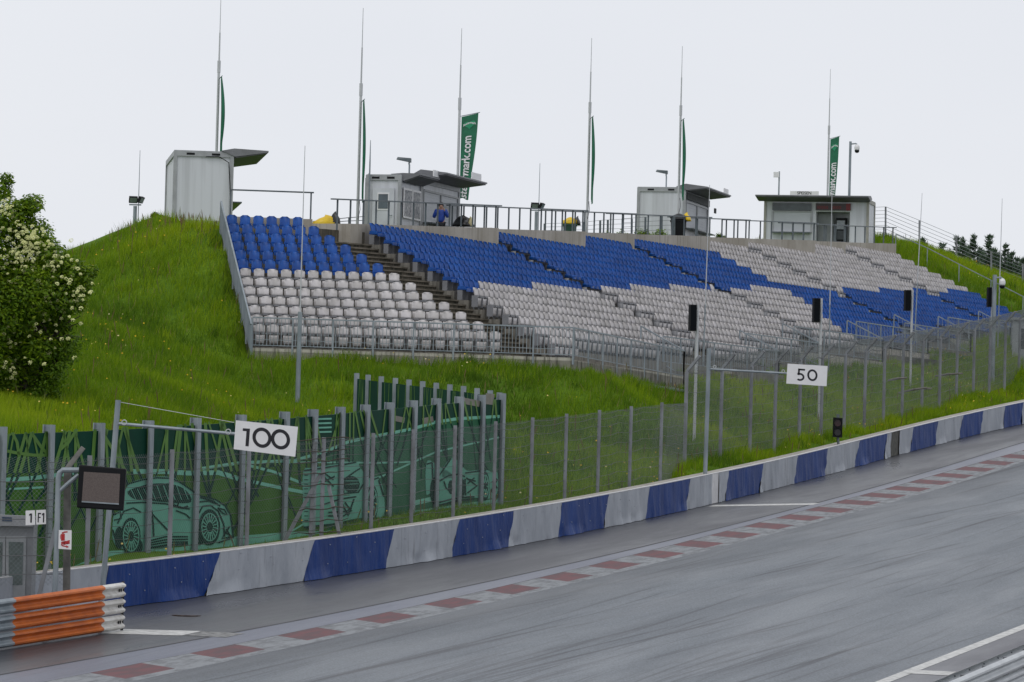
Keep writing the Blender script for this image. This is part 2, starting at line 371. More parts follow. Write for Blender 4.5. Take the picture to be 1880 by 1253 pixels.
sheet('concrete_apron',lambda Y:XK3(Y),lambda Y:XK2(Y),m_strip,.0)
m_seam=M('seam_dark',(.03,.03,.036),.2,4,.6)
sheet('apron_seam',lambda Y:XK3(Y)-.05,lambda Y:XK3(Y)+.04,m_seam,.004)
sheet('apron_seam',lambda Y:XK2(Y)-.10,lambda Y:XK2(Y)-.01,m_seam,.004)
# kerb with painted blocks: arc positions of the red blocks follow the photo's 4.7 m rhythm
kr=NT('kerb_red'); vv=kr.geo((1,.2,1),R(90)-HEAD); n=kr.noise(vv,4,5); kr.base(kr.mix(kr.ramp(n,.42,.60),(.155,.07,.076),(.112,.07,.076))); kr.rough(.75); kr.b.inputs['Specular IOR Level'].default_value=.25
kw=NT('kerb_white'); vv=kw.geo((1,.2,1),R(90)-HEAD); n=kw.noise(vv,5,6,.7); kw.base(kw.mix(kw.ramp(n,.44,.60),(.235,.248,.262),(.145,.152,.162))); kw.rough(.75); kw.b.inputs['Specular IOR Level'].default_value=.25
mb=MB(); ymid=[trk(*p)[1] for p in ((263,1235),(420,1202),(565,1170),(695,1142),(811,1114),(889,1090),(1129,1045),(1212,1024),(1287,1003.6),(1361,984.6),(1436,967),(1498,949.7),(1554,933),(1612,917),(1670,903),(1714,887))]
y0=ymid[0]; per=(ymid[-1]-y0)/max(1,round((ymid[-1]-y0)/4.75)); 
def kq(Y,u,dz): 
    x=XK2(Y)+(XK1(Y)-XK2(Y))*u; return V(x,Y,float(zt(Y))+dz)
SK=.55
for i in range(-12,40):
    for q,mi in ((0,0),(1,1)):
        ya=y0+per*(i-.25+.5*q); nb=3
        for s_ in range(nb):
            u0=ya+per*.5*s_/nb; u1=ya+per*.5*(s_+1)/nb
            if u1>300 or u0<40: continue
            a,b,c_,d=kq(u0+SK,0,.02),kq(u0-SK,.86,.03),kq(u1-SK,.86,.03),kq(u1+SK,0,.02)
            mb.quad(a,b,c_,d,mi)
for Y in np.arange(60,300,1.): mb.quad(kq(Y-SK,.86,.03),kq(Y-SK,1,.0),kq(Y+1-SK,1,.0),kq(Y+1-SK,.86,.03),1)
struct(mb.build('kerb',[kr.m,kw.m]))
m_line=M('line_paint',(.62,.62,.60),.22,6,.5)
def linesheet(name,fa,fb,ya,yb,dz=.006): return sheet(name,fa,fb,m_line,dz,1,np.arange(ya,yb,1.))
linesheet('edge_line',lambda Y:XWL(Y)-.14,lambda Y:XWL(Y)+.14,30,300)
m_sh=asphalt('shoulder_asphalt',(.045,.046,.058),(.07,.07,.085),.3,.5,.1,.3)
sheet('shoulder',lambda Y:XWL(Y)+.16,lambda Y:XWL(Y)+14,m_sh,.004,2)
def crossline(p,q,w,name,dz=.006,mat=None):
    a=trk(*p);b=trk(*q); a[2]=zt(a[1]);b[2]=zt(b[1]); N=8; mb=MB()
    for i in range(N):
        c0=a+(b-a)*i/N;c1=a+(b-a)*(i+1)/N; h=V(TD[0],TD[1],0)*w/2
        q4=[c0-h,c0+h,c1+h,c1-h]; q4=[V(p_[0],p_[1],float(zt(p_[1]))+dz) for p_ in q4]; mb.quad(*q4)
    return struct(mb.build(name,mat or m_line))
crossline((1306,929.5),(1500,926.5),1.2,'distance_line')
crossline((205,1160),(352,1165),1.3,'distance_line')
m_worn=M('worn_paint',(.26,.26,.255),.4,7,.5)
crossline((356,1165.3),(432,1168),1.2,'worn_line',mat=m_worn)
crossline((1672,1236),(1748,1240),.9,'marker_line',.010)
mb=MB(); pc=trk(342,1131); pc[2]=zt(pc[1]); mb.lathe(pc+V(0,0,.004),[(.33,-.02),(.33,.004),(.27,.006),(.26,.002)],20)
tag(mb.build('drain_cover',M('iron',(.10,.07,.06),.3,20,.6,.6)),'small round iron drain cover in the wet asphalt','drain cover')
# ============================================================ BARRIER WALL
m_blue=NT('banner_blue'); vb=m_blue.geo((1,1,.3)); nb=m_blue.noise(vb,1.3,4); m_blue.base(m_blue.mix(m_blue.ramp(nb,.3,.7),(.002,.025,.14),(.004,.040,.20))); m_blue.rough(.5); m_blue.b.inputs['Specular IOR Level'].default_value=.16; m_blue.bump(m_blue.noise(m_blue.geo((1.6,1.6,.5)),1.6,3),.55,.12)
m_grey=NT('banner_grey'); vb=m_grey.geo((1,1,.3)); nb=m_grey.noise(vb,1.1,5); cg=m_grey.mix(m_grey.ramp(nb,.3,.7),(.26,.285,.325),(.36,.385,.425)); m_grey.base(m_grey.mix(m_grey.ramp(m_grey.noise(m_grey.geo((2.2,2.2,.35)),1.2,5,.7),.56,.74),cg,(.15,.16,.18))); m_grey.rough(.55); m_grey.bump(m_grey.noise(m_grey.geo((1.6,1.6,.5)),1.8,3),.5,.12)
m_conc=NT('concrete'); vc=m_conc.geo(); st=m_conc.geo((3,3,.25)); n=m_conc.noise(vc,.9,6,.6); c=m_conc.mix(m_conc.ramp(n,.3,.7),(.27,.255,.225),(.39,.37,.335)); s1=m_conc.ramp(m_conc.noise(st,1.4,5,.7),.52,.75); c=m_conc.mix(s1,c,(.17,.155,.125)); m_conc.base(c); m_conc.rough(.85); m_conc.bump(m_conc.noise(vc,22,5),.2); m_conc=m_conc.m
m_trim=M('white_trim',(.62,.62,.63),.1,4,.5)
wall_loc=BP(150); bw=thing('barrier_wall','long low concrete track wall covered in blue and silver grey banner stripes','barrier wall',wall_loc)
mb=MB(); ys=np.arange(84,262,1.)
for i in range(len(ys)-1):
    a,b=BP(ys[i],.03),BP(ys[i+1],.03); q=TN*.5; 
    mb.hexa([a+UP*-.4,b+UP*-.4,b+q+UP*-.4,a+q+UP*-.4],[a+UP*.975,b+UP*.975,b+q+UP*.975,a+q+UP*.975])
mb.build('wall_core',m_conc,bw)
mb=MB()
for i in range(len(ys)-1):
    a,b=BP(ys[i],-.045),BP(ys[i+1],-.045); q=TN*.10; mb.hexa([a+UP*.979,b+UP*.979,b+q+UP*.979,a+q+UP*.979],[a+UP*1.0,b+UP*1.0,b+q+UP*1.0,a+q+UP*1.0])
mb.build('wall_cap',m_trim,bw)
def barY(px,py): # track-ward foot of a barrier stripe -> Y
    lo=[(abs(proj(BP(Y))[0]-px),Y) for Y in np.arange(84,262,.1)]; return min(lo)[1]
cols=[(371,399,'b'),(552,574,'g'),(702,719,'b'),(822,840,'g'),(928,940,'b'),(1020,1028,'g'),(1103,1114,'b'),(1181,1190,'g'),(1254,1264,'b'),(1303,1305,'g'),(1315,1317,'w'),(1327,1335,'g'),(1389,1399,'b'),(1453,1462,'g'),(1510,1517,'b'),(1564,1576,'g'),(1619,1627,'b'),(1632,1634,'g'),(1648,1650,'c'),(1667,1675,'g'),(1713,1720,'b'),(1757,1766,'g'),(1797,1803,'b'),(1838,1843,'g'),(1872,1876,'b')]
mm={'b':m_blue.m,'g':m_grey.m,'w':m_trim,'c':M('bare_concrete',(.10,.10,.085),.3,5,.8)}
pb,ptp=barY(185,0),barY(196,0); edges=[(pb,ptp)]
def topY(px):
    lo=[(abs(proj(BP(Y,0,1.))[0]-px),Y) for Y in np.arange(84,262,.1)]; return min(lo)[1]
segs=[('g',(84.,84.),(barY(180,0),topY(196)))]; prev=segs[0][2]
for b_,t_,kd in cols:
    cur=(barY(b_,0),topY(t_)); segs.append((kd,prev,cur)); prev=cur
segs.append(('g',prev,(prev[0]+5,prev[1]+5))); prev=segs[-1][2]; segs.append(('b',prev,(261,261)))
rs=random.Random(3)
for kd,(a0,a1),(b0,b1) in segs:
    NX=max(2,int((b0-a0)*7.0)); NZ=9; mb=MB(); vs=[];fs=[]
    if kd=='c': off0=-.012
    else: off0=-.05
    ph=rs.uniform(0,9)
    for i in range(NX+1):
        for j in range(NZ+1):
            u=i/NX;h=j/NZ; Y=(a0+(b0-a0)*u)*(1-h)+(a1+(b1-a1)*u)*h
            fl_=1 if Y>128 else .6; wv=.03*math.sin(Y*2.3+ph)*(1-h)+fl_*.028*math.sin(Y*5.1+ph*2+h*2.5)*(1-.5*h)+fl_*.016*math.sin(Y*11.3+ph+h*3)*(1-.3*h)+.07*max(0,.25-h)*4*max(0,math.sin(Y*.8+ph))
            if kd in 'wc': wv=0
            vs.append(BP(Y,off0-abs(wv),.012+.965*h))
    for i in range(NX):
        for j in range(NZ):
            o=i*(NZ+1)+j; fs.append((o,o+NZ+1,o+NZ+2,o+1))
    mb.add(vs,fs); nm={'b':'blue_banner','g':'grey_banner','w':'white_marker','c':'bare_patch'}[kd]
    mb.build(nm,mm[kd],bw,smooth=True)
# small round fixings on the nearer banners
mb=MB()
for Y in np.arange(108,150,1.7):
    for h in (.42,.8):
        p=BP(Y+rs.uniform(-.5,.5),-.08,h+rs.uniform(-.12,.12)); mb.lathe(p,[(.0,-.014),(.014,-.008),(.014,.008),(.0,.014)],6)
o=mb.build('banner_fixings',M('fixing',(.35,.37,.42),.1,5,.4),bw); o['kind']='stuff'
# ============================================================ GRANDSTAND
m_step=NT('terrace_concrete'); vc=m_step.geo(); st=m_step.geo((5,5,.4)); n=m_step.noise(vc,1.2,6,.65); c=m_step.mix(m_step.ramp(n,.3,.7),(.15,.14,.12),(.25,.235,.205)); s1=m_step.ramp(m_step.noise(st,1.5,5,.7),.45,.7); c=m_step.mix(s1,c,(.07,.066,.052)); m_step.base(c); m_step.rough(.85); m_step=m_step.m
m_stair=NT('stair_concrete'); vc=m_stair.geo(); st=m_stair.geo((4,4,.35)); n=m_stair.noise(vc,1.6,6,.7); c=m_stair.mix(m_stair.ramp(n,.3,.7),(.060,.051,.036),(.150,.130,.100)); s1=m_stair.ramp(m_stair.noise(st,1.8,5,.75),.42,.62); c=m_stair.mix(s1,c,(.028,.028,.02)); m_stair.base(c); m_stair.rough(.9); m_stair=m_stair.m
m_para=NT('parapet_concrete'); vc=m_para.geo(); st=m_para.geo((4,4,.2)); n=m_para.noise(vc,.5,5,.6); c=m_para.mix(m_para.ramp(n,.35,.65),(.33,.30,.25),(.44,.41,.36)); s1=m_para.ramp(m_para.noise(st,1.3,5,.7),.5,.78); c=m_para.mix(s1,c,(.21,.185,.145)); m_para.base(c); m_para.rough(.85); m_para=m_para.m
m_galv=M('galvanised_steel',(.30,.34,.37),.18,3,.5,.35,0,(1,1,.4),c2=(.20,.235,.26))
m_dsteel=M('dark_steel',(.13,.155,.17),.15,4,.5,.4)
gs=thing('grandstand','concrete terraced grandstand with a mossy stairway and beige parapet walls','grandstand',S(20,6))
# left block steps
mb=MB()
for k in range(13):
    a,b=LB(-.6,k-.5),LB(6+k,k-.5); c_,d=LB(6+k,k+.5),LB(-.6,k+.5)
    for p in (a,b,c_,d): p[2]=ZF-RI*k
    mb.hexa([p-UP*1.0 for p in (a,d,c_,b)],[a,d,c_,b])
mb.build('terrace_steps',m_step,gs)
# main stair: two half steps per row between the blocks
mb=MB(); nb=MB()
for i in range(0,26):
    k=i/2-.5; z=ZF-RI*(i//2)-(RI/2 if i%2 else 0)
    a,b,c_,d=stairA(k),stairB(k),stairB(k+.5),stairA(k+.5)
    for p in (a,b,c_,d): p[2]=z
    mb.hexa([p-UP*.9 for p in (a,d,c_,b)],[a,d,c_,b])
    fw=nrm(V((d-a)[0],(d-a)[1],0))*.05; w_=nrm(c_-d)*.02
    nb.hexa([d-fw*.2-UP*.05+w_,c_-fw*.2-UP*.05-w_,c_+fw-UP*.05-w_,d+fw-UP*.05+w_],[d-fw*.2+UP*.006+w_,c_-fw*.2+UP*.006-w_,c_+fw+UP*.006-w_,d+fw+UP*.006+w_])
mb.build('stairway',m_stair,gs); nb.build('lit_stair_nosing',M('lit_nosing_concrete',(.19,.165,.13),.3,2.5,.9,c2=(.085,.075,.055)),gs)  # added nosing slabs; their paler colour paints the tread edges as lit
BLK=[(None,14.35),(16.5,37.1),(39.3,60.2),(62.0,82.9),(84.9,95.6)]
KMIN=[(0,0,99),(-2,-4,28.6),(-5,-7,51.6),(-8,-10,74.8),(-11,-11,99)]   # top row, top row after the step, step at t
def kmax(t):
    if t<-2.5: return 12
    if t<8.3: return 11
    for a,k in ((22.3,10),(32.3,8),(45.3,6),(56.8,5),(68.3,3),(79.8,1),(99,0)):
        if t<a: return k
def kmin(b,t): return KMIN[b][0] if t<KMIN[b][2] else KMIN[b][1]
# terraces of the long blocks, aisles in between with half steps
for b,(ta,tb) in enumerate(BLK):
    mb=MB()
    for k in range(KMIN[b][1],13):
        lo=ta if ta is not None else -.435*k+.03
        cuts=[lo]+[t for t in (-2.5,8.3,22.3,32.3,45.3,56.8,68.3,79.8,KMIN[b][2]) if lo<t<tb]+[tb]
        for u0,u1 in zip(cuts[:-1],cuts[1:]):
            m=(u0+u1)/2
            if k<kmin(b,m) or k>kmax(m)+1: continue
            n=max(1,int((u1-u0)/6))
            for i in range(n):
                x0=u0+(u1-u0)*i/n;x1=u0+(u1-u0)*(i+1)/n
                P4=[S(x0,k-.5),S(x0,k+.5),S(x1,k+.5),S(x1,k-.5)]
                for p,tt in zip(P4,(x0,x0,x1,x1)): p[2]=S(tt,k)[2]
                mb.hexa([p-UP*1.0 for p in P4],P4)
    mb.build('terrace_steps',m_step,gs)
for b in range(4):
    ta,tb=BLK[b][1]+.002,BLK[b+1][0]-.002; mb=MB()
    for i in range(2*(KMIN[b+1][0]),2*(kmax((ta+tb)/2)+2)):
        k=i/2-.5; z=-(RI/2 if i%2 else 0)
        P4=[S(ta,k),S(ta,k+.5),S(tb,k+.5),S(tb,k)]
        zz_=S((ta+tb)/2,math.floor(i/2))[2]+z
        for p in P4: p[2]=zz_-.01
        mb.hexa([p-UP*.9 for p in P4],P4)
    mb.build('aisle_steps',m_stair,gs)
# parapet: pieces step back with the rows; top follows the promenade
mb=MB(); TH=.22
def para(p,q,t0,t1,zb0,zb1,nrm_):
    n=max(1,int(np.linalg.norm((q-p)[:2])/3.2))
    for i in range(n):
        a=p+(q-p)*i/n;b=p+(q-p)*(i+1)/n
        if n>1:
            g_=(q-p)/np.linalg.norm(q-p)*.007
            if i>0:a=a+g_
            if i<n-1:b=b-g_
        ua=t0+(t1-t0)*i/n;ub=t0+(t1-t0)*(i+1)/n; o=nrm_*TH
        A,B=V(a[0],a[1],0),V(b[0],b[1],0)
        mb.hexa([A+UP*zb0,B+UP*zb1,B+o+UP*zb1,A+o+UP*zb0],[A+UP*zprom(ua),B+UP*zprom(ub),B+o+UP*zprom(ub),A+o+UP*zprom(ua)])
for i,(t0,t1,k) in enumerate(PARA):
    p,q=S(t0,k),S(t1,k); para(p,q,t0,t1,p[2]-1,q[2]-1,-F2)
    if i<len(PARA)-1:
        k2=PARA[i+1][2]; p=S(t1,k)+E2*.0; q=S(t1,k2); p=p-F2*(TH+.001); para(p,q,t1,t1,p[2]-1.5,q[2]-1.5,-E2)
# return at the left end of the long parapet and low wall behind the left block
p=S(-1.0,-.56)-F2*(TH+.001); q=S(-1.0,-3.5); para(p,q,-1,-1,12,12,E2)
p,q=LB(-.6,-.56),LB(6.2,-.56); zl=13.28
A,B=V(p[0],p[1],0),V(q[0],q[1],0); o=nrm(V(-F1[0],-F1[1],0))*.2
mb.hexa([A+UP*12,B+UP*12,B+o+UP*12,A+o+UP*12],[A+UP*zl,B+UP*zl,B+o+UP*zl,A+o+UP*zl])
mb.build('parapet',m_para,gs)
# landing at the head of the stair
mb=MB(); P4=[LB(6.2,-.56)-nrm(F1)*.21,stairA(-.5)-UP*0,stairB(-.5),S(-1.2,-3.5),LB(6.2,-3.4)]
P4=[V(p[0],p[1],ZF+RI*.5+.3) for p in P4]
mb.extrude([p-UP*1.2 for p in P4],UP*1.2); mb.build('stair_landing',m_stair,gs)
# front walls and walkway slabs
zf0=ZF-RI*12-.05
def wallseg(mb,p,q,z0,z1,depth,th=.35):
    d=nrm(V(q[0]-p[0],q[1]-p[1],0)); o=V(-d[1],d[0],0)*th
    if o[1]<0: o=-o
    A,B=V(p[0],p[1],0),V(q[0],q[1],0)
    mb.hexa([A+UP*(z0-depth),B+UP*(z1-depth),B+o+UP*(z1-depth),A+o+UP*(z0-depth)],[A+UP*z0,B+UP*z1,B+o+UP*z1,A+o+UP*z0])
m_front=NT('front_wall_concrete'); vc=m_front.geo(); st=m_front.geo((4,4,.3)); n=m_front.noise(vc,1,6,.6); c=m_front.mix(m_front.ramp(n,.3,.7),(.36,.34,.29),(.50,.48,.42)); s1=m_front.ramp(m_front.noise(st,1.6,5,.75),.47,.66); c=m_front.mix(s1,c,(.07,.065,.05)); m_front.base(c); m_front.rough(.85); m_front=m_front.m
mb=MB(); wallseg(mb,L0,C0,zf0,zf0,1.6); wallseg(mb,C0,C1,zf0-.08,zf0-.22,1.5)
fl=[L0,C0,C1,S(8.2,10.2),S(-2.5,11.4),LB(18,12.4),LB(-.6,12.4)]; fl=[V(p[0],p[1],zf0-.012-.1) for p in fl]
mb.extrude([p-UP*.5 for p in fl],UP*.5)
FS=[]
for t0,t1,kf in KF:
    p,q=S(t0,kf),S(t1,kf); zf=S((t0+t1)/2,math.floor(kf-.2))[2]-.06
    wallseg(mb,p,q,zf,zf,2.0); FS.append((t0,t1,kf,zf))
    P4=[S(t0+.01,kf)-F2*.34,S(t1-.01,kf)-F2*.34,S(t1-.01,kf-1.6),S(t0+.01,kf-1.6)]; P4=[V(a[0],a[1],zf-.06) for a in P4]; mb.extrude([a-UP*1.2 for a in P4],UP*1.19)
mb.build('front_wall',m_front,gs)
mb=MB(); mb.bar(V(C0[0],C0[1],zf0-.62)+V(.3,-.25,0),V(C1[0],C1[1],zf0-.75)+V(.35,-.2,0),.16,.10); mb.build('gutter',m_galv,gs)
# right end wall
mb=MB()
for k in range(-11,1):
    P4=[S(95.62,k-.5),S(95.62,k+.5),S(95.9,k+.5),S(95.9,k-.5)]; z=S(95.6,k)[2]+.12
    P4=[V(p[0],p[1],z) for p in P4]; mb.extrude([p-UP*1.5 for p in P4],UP*1.5)
mb.build('end_wall',m_step,gs)
# ============================================================ SEATS
def Mseat(name,c,var,scale,rough,c2,spec=.5):     # moulded plastic, each shell faded a little differently
    t=NT(name); g_=t.new('ShaderNodeNewGeometry'); n=t.noise(g_.outputs['Position'],2.6,2); n2=t.noise(g_.outputs['Position'],.35,3)
    k=t.mix(t.ramp(n,.38,.62),c2,c); t.base(t.mix(t.ramp(n2,.40,.62),t.mix(1.0,k,(.86,.86,.86),'MULTIPLY'),k)); t.rough(rough); t.b.inputs['Specular IOR Level'].default_value=spec
    return t.m
m_white=Mseat('seat_white',(.60,.575,.58),.06,2,.45,c2=(.47,.45,.44)); m_bluep=Mseat('seat_blue',(.003,.085,.38),.1,2,.42,c2=(.002,.058,.28),spec=.4)
m_brk=M('seat_bracket',(.20,.205,.22),.1,4,.5); m_hole=M('hole_black',(.012,.012,.014),.1,4,.5)
def shell(w0,w1,h,curve,tilt,z0,y0,nx=6,nz=6,th=.022,rnd=.13):
    fr=[];bk=[]
    for j in range(nz+1):
        v=j/nz; z=v*h; hw=w0+(w1-w0)*v
        if z>h-rnd: q=(z-(h-rnd))/rnd; hw-=rnd*(1-math.sqrt(max(0,1-q*q)))
        for i in range(nx+1):
            u=-1+2*i/nx; y=curve*u*u-tilt*v*v
            fr.append((hw*u,y0+y,z0+z)); bk.append((hw*u*.985,y0+y-th,z0+z*.99))
    n=len(fr); q=lambda i,j:j*(nx+1)+i; fs=[]
    for j in range(nz):
        for i in range(nx):
            fs.append((q(i,j),q(i,j+1),q(i+1,j+1),q(i+1,j))); fs.append((n+q(i,j),n+q(i+1,j),n+q(i+1,j+1),n+q(i,j+1)))
    rim=[q(i,0) for i in range(nx+1)]+[q(nx,j) for j in range(1,nz+1)]+[q(i,nz) for i in range(nx-1,-1,-1)]+[q(0,j) for j in range(nz-1,0,-1)]
    for a,b in zip(rim,rim[1:]+rim[:1]): fs.append((a,b,n+b,n+a))
    return fr+bk,fs
def bx(x0,x1,y0,y1,z0,z1):
    return ([(x0,y0,z0),(x1,y0,z0),(x1,y1,z0),(x0,y1,z0),(x0,y0,z1),(x1,y0,z1),(x1,y1,z1),(x0,y1,z1)],[(3,2,1,0),(4,5,6,7),(0,1,5,4),(1,2,6,5),(2,3,7,6),(3,0,4,7)])
# seat-local frame: x along the row, y towards the pitch side, z up from the row floor
def seat_white(nx=6,nz=6):
    a=shell(.19,.20,.30,.085,.08,.535,-.10,nx,nz,rnd=.10)
    v,f=shell(.155,.19,.30,.02,-.02,.14,.06,max(3,nx-2),max(2,nz-3),rnd=.02)
    b=(v,f); m=MB(); 
    for q in (bx(-.235,.235,-.13,.10,.465,.525),bx(-.03,.03,-.16,-.10,.02,.47),bx(.225,.245,-.13,.12,.10,.47)): m.add(*q)
    h=bx(-.035,.035,.10,.106,.474,.516)  # black patch painted for the dark hole in the rail
    return a,b,(m.v,m.f),h
def seat_blue(nx=6,nz=6):
    a=shell(.19,.20,.40,.085,.10,.45,-.10,nx,nz,rnd=.11)
    m=MB(); m.add(*bx(-.205,.205,-.12,.26,.40,.45)); m.add(*bx(-.20,.20,.235,.262,.33,.401)); m.add(*bx(-.215,-.19,-.1,.2,.45,.53)); m.add(*bx(.19,.215,-.1,.2,.45,.53))
    l=MB(); l.add(*bx(-.03,.03,-.16,-.06,.01,.374)); l.add(*bx(.225,.24,-.1,.1,.01,.375))
    return a,(m.v,m.f),(l.v,l.f),None
def mkmesh(name,geo,mat,sm=False):
    me=bpy.data.meshes.new(name); me.from_pydata([tuple(p) for p in geo[0]],[],geo[1]); me.materials.append(mat)
    if sm: me.polygons.foreach_set('use_smooth',[True]*len(me.polygons))
    me.update(); return me
SW=seat_white(); SB=seat_blue()
protos={'white':[('backrest',mkmesh('white_backrest',SW[0],m_white,True)),('seat_pan',mkmesh('white_seat_pan',SW[1],m_white,True)),('seat_rail',mkmesh('seat_rail',SW[2],m_brk)),('rail_hole_patch',mkmesh('rail_hole_patch',SW[3],m_hole))],
 'blue':[('backrest',mkmesh('blue_backrest',SB[0],m_bluep,True)),('seat_pan',mkmesh('blue_seat_pan',SB[1],m_bluep)),('seat_leg',mkmesh('seat_leg',SB[2],m_brk))]}
ORD='zeroth first second third fourth fifth sixth seventh eighth ninth tenth eleventh twelfth thirteenth fourteenth fifteenth sixteenth seventeenth eighteenth nineteenth twentieth'.split()+['twenty-'+w for w in 'first second third fourth fifth sixth seventh eighth ninth'.split()]+['thirtieth']
def place_seat(kind,pos,rz,label,group):
    t=bpy.data.objects.new('stadium_seat',None); COL.objects.link(t); t.location=tuple(pos); t.rotation_euler=(0,0,rz); t.empty_display_size=.1
    tag(t,label,'seat',group)
    for nm,me in protos[kind]:
        o=bpy.data.objects.new(nm,me); COL.objects.link(o); o.parent=t
rzL=math.atan2(E1[1],E1[0])+math.pi; rzR=math.atan2(E2[1],E2[0])+math.pi
# seat x axis = -row direction, so local +y points down the stand
def rowname(k): return 'top row' if k==0 else ('front row' if k==12 else ORD[k+1]+' row from the top')
for k in range(13):
    for j in range(6+k):
        kind='blue' if k<6 else 'white'
        p=LB(j+.0,k); 
        place_seat(kind,p,rzL+RNG.normal(0,.012),f'{kind} seat {ORD[j+1]} from the left, {rowname(k)}, block left of the stairway','seats in the block left of the stairway')
def isblue(t,k):
    if t>50.5-.9*max(0,k)-.0: 
        if k>=0: return True
        if t<57: return k>=-1 or (t<51.4)
        return k>=-1.3-.115*(t-56.8)
    return k<=5.05+.134*(6.5-t)
far_v=[];far_f=[];far_m=[]
GW=seat_white(4,3); GB=seat_blue(4,3)
def low(parts,mats):
    m=MB()
    for g_,mi in zip(parts,mats):
        if g_: m.add(g_[0],g_[1],mi)
    return np.array(m.v),m.f,m.mi
LW=low(GW,(0,0,2,3)); LBm=low(GB,(1,1,2,3))
cnt=156; voff=0; cand=[]
for b,(ta,tb) in enumerate(BLK):
    for k in range(KMIN[b][1],13):
        lo=(ta if ta is not None else -.435*k)+.28
        n=int((tb-.2-lo)/.5+1e-6)+1
        j=0
        for i in range(n):
            t=lo+.5*i
            if k<kmin(b,t) or k>kmax(t): continue
            j+=1; cand.append((S(t,k)[1],b,k,j,t))
cand.sort(key=lambda q:q[0]); near=0
for (Y,b,k,j,t) in cand:
    kind='blue' if isblue(t,k) else 'white'; p=S(t,k); rz=rzR+RNG.normal(0,.02)
    if b==0 and near<144 and j<=28:
        near+=1
        place_seat(kind,p,rz,f'{kind} seat {ORD[j]} right of the stairway, {rowname(k)}','seats just right of the stairway')
    else:
        vs,fs,ms=LW if kind=='white' else LBm
        c_,s_=math.cos(rz),math.sin(rz); q=vs.copy(); q[:,0]=vs[:,0]*c_-vs[:,1]*s_+p[0]; q[:,1]=vs[:,0]*s_+vs[:,1]*c_+p[1]; q[:,2]+=p[2]
        far_v.append(q); far_f.extend([tuple(a+voff for a in f) for f in fs]); far_m.extend(ms); voff+=len(q)
me=bpy.data.meshes.new('distant_seats'); me.from_pydata(np.concatenate(far_v).tolist(),[],far_f)
for m in (m_white,m_bluep,m_brk,m_hole): me.materials.append(m)
me.polygons.foreach_set('material_index',far_m); me.polygons.foreach_set('use_smooth',[True]*len(me.polygons)); me.update()
o=bpy.data.objects.new('distant_seats',me); COL.objects.link(o); tag(o,'long blocks of blue and white seats running away to the right','seats',None,'stuff')
print('seats near',near,'far',len(far_v))
# ============================================================ RAILINGS
def railing(name,label,pts,h=1.08,post=1.5,bars=.125,group=None,top=.05,low=.1,flatbar=False,postw=.06,ext0=0,ext1=0,barr=.011,cat='railing',mat=None,hz=None):
    mat=mat or m_galv
    t=thing(name,label,cat,pts[0],group); pts=[np.asarray(p,float) for p in pts]
    tops=[p+UP*h for p in pts]; d0=nrm(pts[1]-pts[0]); d1=nrm(pts[-1]-pts[-2])
    mb=MB(); tp=list(tops); tp[0]=tp[0]-d0*ext0; tp[-1]=tp[-1]+d1*ext1
    for a,b in zip(tp[:-1],tp[1:]):
        if flatbar: mb.bar(a,b,.14,.05)
        else: mb.bar(a,b,top,top)
    mb.build('top_rail',mat,t)
    bm=MB()
    for a,b in zip(pts[:-1],pts[1:]):
        Ln=np.linalg.norm(b-a); n=max(1,round(Ln/post))
        for i in range(n+1):
            p=a+(b-a)*i/n; m2=MB(); m2.bar(p-UP*.25,p+UP*(h-.02),postw,postw,up=V(0,1,0)); m2.build('post',mat,t)
        if bars:
            nb=int(Ln/bars)
            for i in range(1,nb): p=a+(b-a)*i/nb; bm.bar(p+UP*low,p+UP*(h-.03),barr*2,barr*2,up=V(0,1,0))
            bm.bar(a+UP*low,b+UP*low,.03,.03)
            if hz: 
                for q in hz: bm.bar(a+UP*q,b+UP*q,.02,.02)
    if bars: bm.build('bars',mat,t)
    return t
z0=zf0+.0
L0z=V(L0[0],L0[1],z0)+V(0,-.03,0);C0z=V(C0[0],C0[1],z0)+V(0,-.03,0);C1z=V(C1[0],C1[1],z0-.22)
railing('guard_railing','galvanised railing with upright bars along the front of the left block',[L0z,C0z],bars=.13,hz=(.3,))
q=S(8.3,10.0); q[2]=z0+.75
railing('guard_railing','galvanised railing turning the corner below the rows right of the stairway',[C0z+nrm(C1z-C0z)*.1,C1z,q],post=2.0,bars=.2,barr=.008)
lab=['first','second','third','fourth','fifth','sixth','seventh']
for i,(t0,t1,kf,zf) in enumerate(FS):
    p=S(t0+.15,kf-.1);q=S(t1,kf-.1);r_=S(t1,kf-2.3); p[2]=q[2]=zf; r_[2]=zf+.85
    railing('guard_railing',f'galvanised railing in front of the long blocks, {lab[i]} step from the stairway',[p,q,r_],post=2.0,bars=.24,barr=.008,group='railings stepping back along the front')
# left flank railing of dense bars running down the stand
pts=[LB(-.78,k-.0) for k in (-.5,12.9)]; pts[0][2]=ZF+.25; pts[1][2]=ZF-RI*12.9+.0
railing('flank_railing','sloping galvanised railing of dense bars down the left edge of the stand',pts,h=1.1,post=1.6,bars=.075,barr=.016,top=.06)
